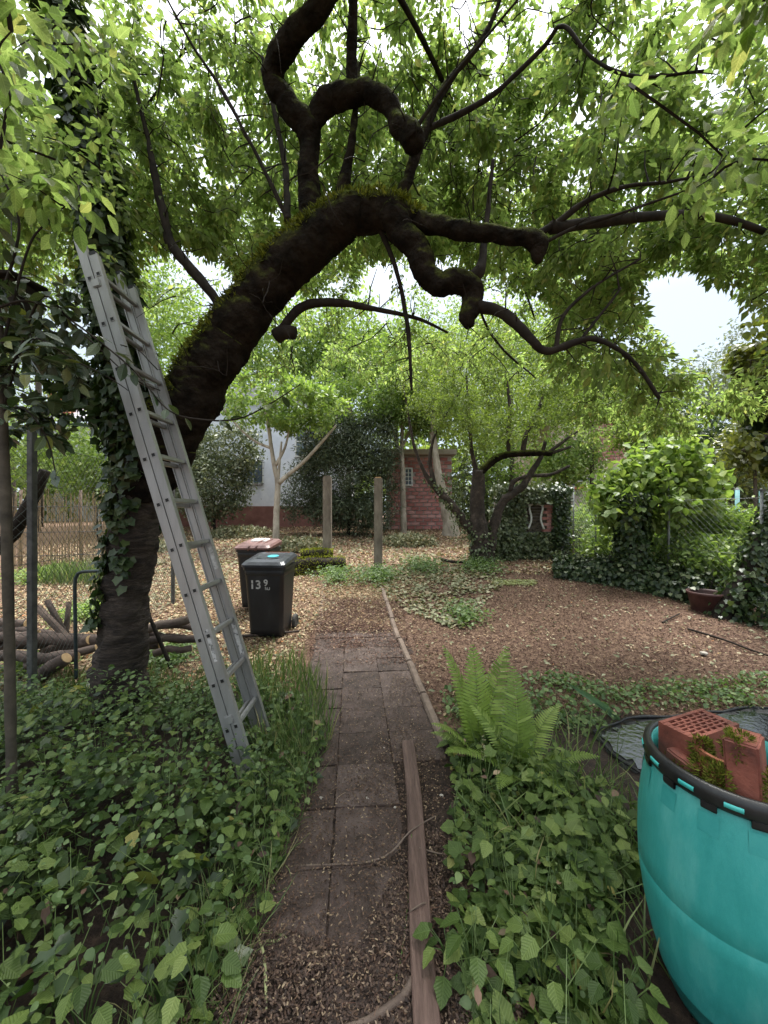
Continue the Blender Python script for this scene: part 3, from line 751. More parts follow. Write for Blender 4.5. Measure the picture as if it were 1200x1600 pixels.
def window(parent, x, z, wd, ht, y, nxm=2, nzm=2, mat_f=M['frame_white'], bars=False, blocks=False):
    """a window in a wall facing -y: frame, panes and glazing bars"""
    fr = MB()
    t_ = .06
    fr.box((x - wd / 2, y, z), (t_, .08, ht + t_)).box((x + wd / 2, y, z), (t_, .08, ht + t_)).box((x, y, z + ht / 2), (wd - t_, .08, t_)).box((x, y, z - ht / 2), (wd - t_, .08, t_))
    f = fr.build('window', mat_f, parent)
    for i in range(nxm):
        for j in range(nzm):
            pw, ph = (wd - t_) / nxm, (ht - t_) / nzm
            MB().box((x - wd / 2 + t_ / 2 + (i + .5) * pw, y + .01, z - ht / 2 + t_ / 2 + (j + .5) * ph), (pw - .03, .03 if not blocks else .06, ph - .03)).build('pane', M['glass'], f, bevel=.012 if blocks else 0)
    for i in range(1, nxm):
        MB().box((x - wd / 2 + t_ / 2 + i * (wd - t_) / nxm, y - .008, z), (.03, .04, ht - t_)).build('glazing_bar', mat_f, f)
    for j in range(1, nzm):
        MB().box((x, y - .002, z - ht / 2 + t_ / 2 + j * (ht - t_) / nzm), (wd - t_, .04, .03)).build('glazing_bar', mat_f, f)
    if bars:
        g = MB()
        for i in range(5): g.tube([(x - wd / 2 + i * wd / 4, y - .12, z - ht / 2 - .1), (x - wd / 2 + i * wd / 4, y - .12, z + ht / 2 + .1)], [.014, .014], 6)
        for j in range(4): g.tube([(x - wd / 2 - .08, y - .125, z - ht / 2 + j * ht / 3), (x + wd / 2 + .08, y - .125, z - ht / 2 + j * ht / 3)], [.014, .014], 6)
        g.build('grille', M['steel'], f)
    return f
wp = P(396, 738, D)
window(hw, wp.x, wp.z, .85, 1.0, D - .03, 2, 1, M['frame_white'], True)
wp = P(480, 690, D)
window(hw, wp.x, wp.z, 1.0, 1.3, D - .03, 2, 2)
MB().tube([P(509, 690, D - .12), P(509, 815, D - .12)], [.05, .05], 10).build('downpipe', M['frame_white'], hw)

# small red brick outbuilding with a glass block window
D = 16.0
x0, x1 = P(604, 800, D).x, P(706, 800, D).x
zb = float(gz(0, D)); z1 = P(0, 712, D).z
bh_ = empty('brick_outbuilding', ((x0 + x1) / 2, D, zb), 'small red brick outbuilding with a glass block window behind the concrete posts', 'outbuilding')
MB().box(((x0 + x1) / 2, D + 2.0, (zb - .3 + z1) / 2), (x1 - x0, 3.96, z1 - zb + .3)).build('wall', M['mortar'], bh_)
wp = P(638, 745, D)
brick_wall(bh_, x0, x1, zb, z1, D + .0, .34, .158, [(wp.x - .22, wp.x + .22, wp.z - .4, wp.z + .4)])
window(bh_, wp.x, wp.z, .3, .7, D - .01, 2, 4, M['frame_white'], blocks=True)
MB().box(((x0 + x1) / 2, D + 1.9, z1 + .12), (x1 - x0 + .3, 4.4, .22)).build('roof_slab', M['grey_wall'], bh_, bevel=.02)

# far brick house on the right: red gable, pinkish render, two windows
D = 19.0
x0, x1 = P(862, 800, D).x, P(1062, 800, D).x
zb = float(gz(0, D)); z1 = P(0, 652, D).z
fh = empty('brick_house', ((x0 + x1) / 2, D, zb), 'far house with red brick gable and pale render above the chain-link fence', 'house')
MB().box(((x0 + x1) / 2, D + 3, (zb - .3 + z1) / 2), (x1 - x0, 5.9, z1 - zb + .3)).build('wall', M['pink_wall'], fh)
bx0, bx1 = P(930, 0, D).x, P(978, 0, D).x
brick_wall(fh, bx0 - .3, bx1 + .5, P(0, 722, D).z, P(0, 655, D).z, D + .035, .3, .14, keep=lambda x, z: mnoise.noise((x * 1.3, z * 1.3, 0)) + .55 - .5 * (abs(x - (bx0 + bx1) / 2) / .9) ** 3 > 0)
MB().box((P(895, 0, D).x, D - .25, P(0, 780, D).z), (P(960, 0, D).x - P(862, 0, D).x + .5, .5, P(0, 735, D).z - P(0, 825, D).z)).build('annex_wall', M['grey_wall'], fh)
wp = P(913, 752, D - .5)
window(fh, wp.x, wp.z, .62, .42, D - .53, 3, 2)
wp = P(1031, 686, D)
window(fh, wp.x, wp.z, .6, .9, D - .03, 1, 2)
MB().box((P(920, 0, D).x, D - .62, P(0, 764, D).z), (2.4, .25, .1)).build('orange_ledge', M['roof_orange'], fh)
xm = (x0 + x1) / 2
MB().add([(x0 - .3, D - .3, z1), (x1 + .3, D - .3, z1), (x1 + .3, D + 6, z1), (x0 - .3, D + 6, z1), (xm, D - .3, z1 + 1.1), (xm, D + 6, z1 + 1.1)], [(0, 1, 4), (2, 3, 5), (1, 2, 5, 4), (3, 0, 4, 5), (3, 2, 1, 0)]).build('roof', M['roof'], fh)
# house at the far left: only roof and a sliver of wall show
D = 24.0
a = P(40, 660, D); b = P(190, 660, D)
lh = empty('far_house', ((a.x + b.x) / 2, D, 1.0), 'distant house with grey tiled roof seen left of the ivy trunk', 'house')
MB().box(((a.x + b.x) / 2, D + 3, (a.z + 1) / 2), (b.x - a.x, 5.6, a.z - 1)).build('wall', M['render_white'], lh)
zt = P(0, 622, D).z
nrw = 7
for j in range(nrw):
    f0, f1 = j / nrw, (j + 1) / nrw
    z0_, z1_ = a.z + (zt - a.z) * f0, a.z + (zt - a.z) * f1
    MB().add([(a.x - .4, D - .4 + 2.5 * f0 - .03, z0_ + .05), (b.x + .4, D - .4 + 2.5 * f0 - .03, z0_ + .05), (b.x + .4, D - .4 + 2.5 * f1, z1_ + .03), (a.x - .4, D - .4 + 2.5 * f1, z1_ + .03)] +
             [(a.x - .4, D - .4 + 2.5 * f0, z0_ - .05), (b.x + .4, D - .4 + 2.5 * f0, z0_ - .05), (b.x + .4, D - .4 + 2.5 * f1, z1_ - .07), (a.x - .4, D - .4 + 2.5 * f1, z1_ - .07)],
             [(0, 1, 2, 3), (7, 6, 5, 4), (0, 4, 5, 1), (1, 5, 6, 2), (2, 6, 7, 3), (3, 7, 4, 0)]).build('tile_course', M['roof'], lh)
cp = P(80, 622, D - .2)
MB().box((cp.x, D + .6, cp.z), (1.0, 1.0, 1.6)).build('chimney', M['roof_orange'], lh)

# ================================================================== trees: helpers
def limb_obj(name, ctrl, material, parent, sides=10, rough=.12, step=.06, nodes_=None, gnarl=0.0):
    pts, rad = pathpx(ctrl, step) if len(ctrl[0]) == 4 else spline(ctrl, step)
    if gnarl:      # kinked growth: the centre line wanders
        pts = [p_ + Vector((mnoise.noise(p_ * 7 + Vector((1, 0, 0))), mnoise.noise(p_ * 7 + Vector((0, 7, 0))), mnoise.noise(p_ * 7 + Vector((0, 0, 13))))) * (r_ * (.14 if r_ > .12 else .3)) for p_, r_ in zip(pts, rad)]
    o = MB().tube(pts, rad, sides, True, rough, random.random() * 20, gnarl).build(name, material, parent, smooth=True)
    if nodes_ is not None: nodes_ += [tuple(p) for p in pts]
    return o, pts, rad
def grow(nodes_, targets, mb, base_r=.004, k_r=.006, bend=.12, rise=.05, sides=5, maxlen=2.6):
    """join every target to the nearest wood already there; returns the twig paths"""
    NA = np.array(nodes_)
    T = np.array(targets)
    dmin = np.array([np.min(np.linalg.norm(NA - t, axis=1)) for t in T])
    order = np.argsort(dmin)
    twigs = []
    for i in order:
        t = T[i]
        dd = np.linalg.norm(NA - t, axis=1)
        j = int(np.argmin(dd)); L_ = dd[j]
        if L_ > maxlen: continue
        p = NA[j]
        o1 = rng.normal(size=3) * bend * L_; o2 = rng.normal(size=3) * bend * L_
        q1 = p + (t - p) * .35 + o1 + np.array([0, 0, rise * L_]); q2 = p + (t - p) * .7 + o2 + np.array([0, 0, rise * L_])
        r0 = base_r + k_r * L_
        pts, rad = spline([(Vector(p), r0), (Vector(q1), r0 * .75), (Vector(q2), r0 * .5), (Vector(t), r0 * .22)], max(.06, L_ / 6))
        mb.tube(pts, rad, sides, False)
        A = np.array([tuple(q) for q in pts])
        NA = np.vstack([NA, A[1:]])
        twigs.append(A)
    return twigs
def twig_leaves(twigs, per, size, droop=.5, spread=.05, start=.25, jit=.0):
    pos, fwd, up, sz = [], [], [], []
    for A in twigs:
        n = max(1, int(rng.poisson(per)))
        t = start + (1 - start) * rng.random(n) ** .7
        ii = t * (len(A) - 1); i0 = np.minimum(ii.astype(int), len(A) - 2); fr = (ii - i0)[:, None]
        c = A[i0] * (1 - fr) + A[i0 + 1] * fr
        tan = nrm(A[i0 + 1] - A[i0])
        o = rdir(n)
        pos.append(c + o * spread * rng.random((n, 1)) + rng.normal(size=(n, 3)) * jit)
        f = nrm(tan * .6 + o * .9 + np.array([[0, 0, -droop]]))
        fwd.append(f); up.append(nrm(rdir(n) * .75 + np.array([[0, 0, .8]])))
        sz.append(rng.uniform(size[0], size[1], n))
    return np.vstack(pos), np.vstack(fwd), np.vstack(up), np.concatenate(sz)
def ellipsoid_pts(c, r, n, shell=.35):
    d = rdir(n)
    k = (shell + (1 - shell) * rng.random(n)) ** .6
    return np.array(c) + d * k[:, None] * np.array(r)

# ================================================================== the big leaning cherry
tb = P(190, 1110, 3.0)
cherry = empty('cherry_tree', (tb.x, tb.y, 0), 'old forked cherry with mossy arching limb and ivy stem beside the ladder', 'tree')
CN = []
trunk, tp, trd = limb_obj('trunk', [(182, 1190, 3.0, 130), (186, 1110, 3.0, 104), (190, 1050, 3.0, 92), (196, 960, 3.0, 82), (206, 880, 3.0, 74), (216, 800, 3.0, 76), (226, 735, 3.0, 92), (232, 690, 3.0, 92)], M['cherry_bark'], cherry, 40, .16, .018, None, .07)
ivst, ip, ird = limb_obj('ivy_stem', [(228, 740, 3.0, 70), (214, 660, 2.95, 62), (196, 580, 2.85, 54), (180, 500, 2.78, 50), (166, 400, 2.75, 46), (152, 300, 2.75, 44), (137, 200, 2.7, 42), (115, 100, 2.65, 42), (90, 0, 2.6, 42), (50, -140, 2.5, 40), (0, -330, 2.3, 34)], M['cherry_bark'], cherry, 14, .14, .05, CN)
L1, lp1, lr1 = limb_obj('limb', [(222, 770, 3.0, 84), (246, 715, 2.98, 96), (280, 655, 2.92, 94), (318, 590, 2.87, 90), (352, 535, 2.83, 86), (398, 472, 2.78, 82), (450, 415, 2.73, 82), (500, 370, 2.68, 80), (545, 338, 2.63, 74), (588, 330, 2.6, 66), (625, 338, 2.58, 58), (645, 355, 2.57, 40)], M['mossbark'], cherry, 44, .1, .013, CN, .15)
wood = [
 [(612, 335, 2.58, 54), (640, 375, 2.55, 50), (658, 410, 2.55, 44), (682, 442, 2.52, 40), (714, 440, 2.5, 38), (736, 452, 2.5, 38), (736, 478, 2.5, 34), (732, 498, 2.5, 26), (735, 512, 2.5, 12)],
 [(625, 342, 2.58, 40), (680, 352, 2.5, 32), (740, 362, 2.4, 29), (800, 368, 2.35, 29), (826, 372, 2.3, 34), (838, 384, 2.3, 34), (840, 406, 2.3, 17), (841, 412, 2.3, 6)],
 [(830, 372, 2.3, 15), (870, 348, 2.3, 13), (920, 312, 2.25, 11), (980, 291, 2.2, 9), (1040, 285, 2.1, 7), (1110, 270, 2.0, 5)],
 [(838, 386, 2.3, 8), (900, 355, 2.25, 7), (980, 330, 2.2, 6), (1060, 302, 2.1, 5)],
 [(738, 474, 2.5, 20), (790, 492, 2.45, 18), (828, 528, 2.4, 16), (855, 549, 2.4, 15), (900, 535, 2.38, 11), (930, 530, 2.35, 9), (985, 560, 2.3, 8), (1030, 622, 2.3, 6)],
 [(868, 545, 2.4, 8), (880, 495, 2.4, 7), (925, 450, 2.4, 5), (1000, 405, 2.4, 4)],
 [(905, 534, 2.38, 7), (940, 490, 2.4, 5), (970, 450, 2.4, 4)],
 [(492, 385, 2.7, 50), (485, 320, 2.7, 44), (482, 260, 2.68, 42), (480, 205, 2.65, 46), (452, 168, 2.6, 50), (424, 122, 2.55, 42), (432, 88, 2.5, 50), (466, 48, 2.4, 54), (505, 5, 2.3, 54), (545, -60, 2.2, 50), (580, -160, 2.1, 44)],
 [(482, 212, 2.65, 42), (505, 166, 2.6, 42), (540, 146, 2.55, 46), (580, 145, 2.5, 42), (610, 170, 2.48, 38), (628, 192, 2.45, 42), (642, 212, 2.43, 48), (650, 224, 2.42, 40), (653, 230, 2.41, 16)],
 [(552, 145, 2.55, 30), (550, 80, 2.5, 25), (552, 0, 2.4, 24), (555, -90, 2.35, 20), (560, -250, 2.3, 14)],
 [(533, 320, 2.62, 34), (540, 270, 2.62, 22), (548, 230, 2.6, 17), (553, 190, 2.6, 16), (560, 100, 2.7, 10)],
 [(622, 330, 2.6, 30), (638, 280, 2.6, 22), (664, 205, 2.6, 18), (700, 130, 2.6, 16), (760, 50, 2.6, 12), (800, -60, 2.6, 8)],
 [(640, 215, 2.42, 9), (700, 130, 2.3, 8), (800, 10, 2.1, 6), (860, -60, 2.0, 5)],
 [(666, 202, 2.6, 13), (720, 178, 2.58, 12), (780, 140, 2.5, 11), (850, 72, 2.4, 12), (880, 40, 2.3, 10), (930, 95, 2.2, 8), (1000, 120, 2.1, 7), (1100, 110, 2.0, 5)],
 [(352, 520, 2.82, 24), (338, 472, 2.8, 18), (300, 422, 2.85, 19), (270, 385, 2.9, 22), (258, 345, 2.9, 18), (249, 308, 2.9, 19), (232, 220, 2.9, 11), (205, 110, 2.9, 8)],
 [(455, 355, 2.75, 9), (400, 240, 2.7, 8), (340, 130, 2.65, 8), (300, 70, 2.6, 7), (262, 0, 2.5, 6), (230, -60, 2.4, 5)],
 [(432, 525, 2.8, 26), (447, 516, 2.78, 24), (462, 520, 2.76, 20)],
 [(440, 515, 2.8, 15), (468, 482, 2.8, 15), (510, 472, 2.8, 13), (580, 482, 2.8, 9), (650, 497, 2.8, 6), (700, 520, 2.8, 4)],
 [(590, 350, 2.62, 12), (620, 425, 2.65, 9), (638, 520, 2.7, 7), (643, 610, 2.7, 4)],
 [(450, 345, 2.75, 14), (445, 260, 2.9, 12), (432, 190, 2.9, 10), (410, 90, 2.9, 8)],
 [(210, 690, 3.0, 44), (150, 625, 2.95, 36), (95, 570, 2.9, 30), (40, 520, 2.8, 30), (-20, 470, 2.7, 30), (-80, 440, 2.6, 26)],
 [(200, 400, 2.8, 6), (170, 250, 3.2, 7), (240, 150, 3.4, 6), (300, 60, 3.4, 5)],
 [(725, 440, 2.5, 26), (745, 425, 2.5, 24), (755, 390, 2.55, 14), (762, 330, 2.6, 9), (770, 250, 2.6, 7)],
]
for i_, wl in enumerate(wood):
    nm = 'limb' if max(q[3] for q in wl) > 28 else 'branch'
    limb_obj(nm, wl, M['mossbark'] if nm == 'limb' else M['twig'], cherry, 32 if nm == 'limb' else 10, .2, .013 if nm == 'limb' else .025, CN, .2 if nm == 'limb' else .14)
# unseen boughs over and behind the camera carry the rest of the crown
for ctrl in ([(P(575, -150, 2.1), .07), (Vector((.1, 1.0, 5.2)), .07), (Vector((.5, -.6, 5.3)), .05), (Vector((.8, -2.2, 5.2)), .03)],
             [(P(570, -130, 2.15), .05), (Vector((1.2, 1.5, 4.4)), .05), (Vector((2.4, .6, 4.1)), .03), (Vector((3.2, .0, 3.9)), .02)],
             [(P(62, -100, 2.53), .07), (Vector((-2.0, 1.2, 4.9)), .05), (Vector((-1.8, -.4, 4.8)), .03)],
             [(P(556, -120, 2.34), .024), (Vector((.5, 3.3, 5.3)), .02), (Vector((1.6, 4.8, 4.8)), .014), (Vector((2.2, 5.6, 4.4)), .015)],
             [(Vector((-.9, 2.8, 3.2)), .045), (Vector((-1.2, 4.0, 4.0)), .035), (Vector((-1.4, 5.2, 4.4)), .02)],
             [(P(930, 530, 2.35), .016), (P(960, 540, 2.9), .014), (P(985, 570, 3.6), .010), (P(1000, 610, 4.2), .006)],
             [(Vector((.5, 3.3, 5.3)), .02), (Vector((1.4, 5.4, 4.3)), .02), (Vector((2.6, 6.6, 3.9)), .012)],
             [(Vector((1.0, 2.3, 3.3)), .035), (Vector((2.2, 2.6, 3.6)), .025), (Vector((3.4, 3.0, 3.6)), .015)]):
    limb_obj('branch', ctrl, M['twig'], cherry, 8, .12, .08, CN)
# canopy targets
def opening(px, py, k=1.0):
    """the open sky to the right, between the cherry and the ivy tree"""
    u, v = (px - 1105) * .92 + (py - 500) * .38, (py - 500) * .92 - (px - 1105) * .38
    return (u / 100) ** 2 + (v / 62) ** 2 < k * (1 + .35 * np.sin(px * .06) * np.sin(py * .05))
def canopy_targets(n, view=False):
    out = []
    while len(out) < n:
        q = np.column_stack([rng.uniform(-4.6, 4.8, 4000), rng.uniform(-2.6, 8.2, 4000), rng.uniform(2.5, 6.2, 4000)])
        e = ((q[:, 0] - .1) / 4.7) ** 2 + ((q[:, 1] - 2.8) / 5.3) ** 2
        top = 2.4 + 3.8 * np.sqrt(np.clip(1 - e, 0, 1))
        low = 2.55 + .5 * np.clip(1.4 - q[:, 1], 0, 1) + .35 * np.sin(q[:, 0] * 1.7) * np.sin(q[:, 1] * 1.3 + 1)
        ok = (e < 1) & (q[:, 2] < top) & (q[:, 2] > low)
        px, py = proj(q)
        fr = q[:, 1] > .4
        gap = fr & opening(px, py, 1.25)
        gap |= fr & (px > 840) & (py > 500) & (rng.random(len(q)) < .6)
        gap |= fr & (py > 600) & (px < 900)
        gap |= fr & (py > 430) & (px < 200)
        gap |= fr & (q[:, 1] < 4.4) & (px > 230) & (px < 860) & (py > 400 + 60 * np.sin(px * .021)) & (rng.random(len(q)) < np.clip((py - 330) / 130, 0, .97))
        gap |= fr & (py > 700)
        near = np.linalg.norm(q - np.array([0, 0, EYE]), axis=1) < 1.75
        front = fr & (px > 200) & (px < 900) & (py > -40) & (q[:, 1] < 2.95)
        front |= fr & (q[:, 1] < 2.2) & (py > 330)
        behind = (~fr) & (rng.random(len(q)) < .75)  # unseen crown behind the camera, added for its shade and thinned for light
        sparse = fr & (q[:, 1] < 2.8) & (rng.random(len(q)) < .35)
        gap |= fr & (px > 215) & (px < 850) & (py > 425 + 35 * np.sin(px * .017)) & (rng.random(len(q)) < .93)
        if view: ok &= fr & (px > -150) & (px < 1350) & (py > -260) & (q[:, 1] > 2.6)
        ok &= ~sparse & ~gap & ~near & ~behind & ~front
        out += list(q[ok])
    return out[:n]
tw_mb = MB()
TW = grow(CN, canopy_targets(1000) + canopy_targets(2150, True), tw_mb, .004, .006, .1, .04, 3)
# bare shoots and short spurs standing off the limbs
bare = []
while len(bare) < 260:
    q = np.column_stack([rng.uniform(-1.6, 1.6, 200), rng.uniform(2.1, 3.0, 200), rng.uniform(2.4, 5.2, 200)])
    px, py = proj(q)
    bare += list(q[(px > 180) & (px < 1000) & (py > -60) & (py < 600)])
TB = grow(CN, bare[:260], tw_mb, .0038, .0035, .07, .03, 4, 1.6)
LCN = np.array(CN)
for k in range(420):
    q = Vector(LCN[rng.integers(0, len(LCN))]); d_ = Vector(rdir(1)[0]) + Vector((0, 0, .25))
    L_ = random.uniform(.06, .22)
    tw_mb.tube([q, q + d_ * L_ * .5, q + d_ * L_ + Vector(rdir(1)[0]) * .03], [.006, .004, .002], 4, False)
tw_mb.build('twigs', M['twig'], cherry, kind='stuff')
lpz, lfw, lup, lsz = twig_leaves(TW, 54, (.04, .09), .6, .1, .1, .03)
px, py = proj(lpz)
frontl = (lpz[:, 1] > .3) & (lpz[:, 1] < 2.62) & (px > 300) & (px < 780) & (py > 20) & (py < 560)
keep = ~frontl & ~((lpz[:, 1] > .3) & opening(px, py, .8)) & (np.linalg.norm(lpz - np.array([0, 0, EYE]), axis=1) > 1.25)
lpz, lfw, lup, lsz, px, py = lpz[keep], lfw[keep], lup[keep], lsz[keep], px[keep], py[keep]
px, py = proj(lpz)
dist = np.linalg.norm(lpz - np.array([0, 0, EYE]), axis=1)
inview = (lpz[:, 1] > .3) & (px > 0) & (px < 1200) & (py > 0) & (py < 1600)
sc_ = np.where(inview, lsz / dist, 0)
big = np.argsort(-sc_)[:240]
rest = np.ones(len(lpz), bool); rest[big] = False
seen = (lpz[:, 1] > .3) & (px > -40) & (px < 1240) & (py > -40)
nearl = rest & seen & (lpz[:, 1] < 2.3); midl = rest & seen & (lpz[:, 1] >= 2.3) & (lpz[:, 1] < 3.5)
lsz = np.where(lpz[:, 1] > 3.4, lsz * .97, lsz); farl = rest & ~nearl & ~midl
leaves('mid_foliage', T_OV4, lpz[midl], lfw[midl], lup[midl], lsz[midl], LM['cherry'], cherry, 'stuff', rng.uniform(.8, 1.25, midl.sum()))
crown = leaves('crown', T_OV, lpz[nearl], lfw[nearl], lup[nearl], lsz[nearl], LM['cherry'], cherry, 'stuff', rng.uniform(.8, 1.25, nearl.sum()))
leaves('far_foliage', T_RH, lpz[farl], lfw[farl], lup[farl], lsz[farl], LM['cherry'], cherry, 'stuff', rng.uniform(.75, 1.05, farl.sum()))
for i in big:
    single_leaf(T_CHERRY, LM['cherry'], 'cherry_leaf', lpz[i], lfw[i], lup[i], lsz[i], crown)
# ivy on trunk and stem
a1, n1, _ = on_path(ip, ird, 5200, .10)
a2, n2, _ = on_path(tp, trd, 3400, .07)
ok = (a2[:, 2] > 1.25 + .35 * np.sin(np.arctan2(n2[:, 1], n2[:, 0]) * 2)) & ((n2[:, 0] < .45) | (a2[:, 2] > 2.2)) | ((n2[:, 0] < -.45) & (a2[:, 2] > .75))
a3, n3, _ = on_path(lp1, lr1, 500, .03); ok3 = n3[:, 2] > .2
ivy_leaves('ivy', np.vstack([a1, a2[ok]]), np.vstack([n1, n2[ok]]), LM['ivy'], cherry, (.045, .085))
pts_, rad_ = pathpx(wood[20], .05)
a4, n4, _ = on_path(pts_, rad_, 900, .12)
ivy_leaves('ivy', a4, n4, LM['ivy'], cherry, (.05, .09))
ivy_leaves('ivy', a3[ok3], n3[ok3], LM['ivy_gold'], cherry, (.025, .05))
# moss tufts on the upper side of the limbs
mp_, mn_, _ = on_path(lp1, lr1, 15000, .014)
okm = (mn_[:, 2] > .15) & (np.array([mnoise.noise(Vector(q) * 4) for q in mp_]) > -.25)
mp_, mn_ = mp_[okm], mn_[okm]
leaves('moss', T_NARROW, mp_, nrm(mn_ + rdir(len(mp_)) * .9), rdir(len(mp_)), rng.uniform(.018, .06, len(mp_)), LM['moss'], cherry, 'stuff')

# ================================================================== aluminium ladder
LU = Vector((-.291, 0, .957)).normalized(); LW = Vector((0, 1, 0)); LN = Vector((.957, 0, .291)).normalized()
L0 = P(370, 1133, 2.29)
ladder = empty('ladder', (L0 - LU * .34), 'aluminium double extension ladder leaning against the ivy-covered stem', 'ladder')
LR = Matrix((LN, LW, LU)).transposed()       # columns: depth, along rungs, up the ladder
def ladder_section(off, up, lo, hi, nr, wid):
    for side in (0, 1):
        c = L0 + LN * off + LU * ((lo + hi) / 2 + up) + LW * (side * wid)
        mb = MB()
        # rail with rolled edges: web and two flanges
        mb.box(c, (.05, .024, hi - lo), LR)
        st = mb.build('stile', M['alu'], ladder, bevel=.004)
        for fl in (-1, 1):
            MB().box(c + LN * (fl * .0225) + LW * (.004 if side == 0 else -.004), (.006, .034, hi - lo - .02), LR).build('flange', M['alu'], st)
        MB().box(c + LU * ((hi - lo) / 2), (.046, .026, .03), LR).build('end_cap', M['black'], st, bevel=.005)
        MB().box(c - LU * ((hi - lo) / 2), (.05, .032, .05), LR).build('rubber_foot', M['rubber'], st, bevel=.006)
    for k in range(nr):
        c0 = L0 + LN * off + LU * (.28 * k + up)
        mb = MB()
        mb.box(c0 + LW * (wid / 2), (.026, wid - .02, .026), LR @ Matrix.Rotation(R(8), 3, 'Y'))
        rg = mb.build('rung', M['alu'], ladder, bevel=.004)
        e_ = MB()
        for s_ in (-1, 1):
            e_.box(c0 - LW * .0125 + LN * (s_ * .0115), (.003, .006, .026), LR).box(c0 - LW * .0125 + LU * (s_ * .0115), (.02, .006, .003), LR)
        e_.build('rung_collar', M['alu'], rg)
        MB().box(c0 - LW * .0118, (.019, .004, .019), LR).build('rung_hole_shade', M['black'], rg)  # black box stands in for the shade inside the open rung end
ladder_section(0.0, 0.0, -.34, 2.93, 11, .345)
ladder_section(-.057, -.012, -.34, 3.06, 11, .345)
# paper labels on the far stile
for up_, h_ in ((1.0, .16), (.42, .22)):
    MB().box(L0 + LU * up_ + LW * (.345 - .0125) + LN * .002, (.026, .002, h_), LR).build('label_strip', M['paint'], ladder)
MB().box(L0 + LU * .5 - LW * .0118 + LN * -.003, (.02, .002, .2), LR).build('label_strip', M['paint'], ladder)
for up_ in (2.75, .05):
    MB().box(L0 + LU * up_ - LN * .027 + LW * .0, (.05, .045, .05), LR).build('guide_bracket', M['alu'], ladder, bevel=.005)

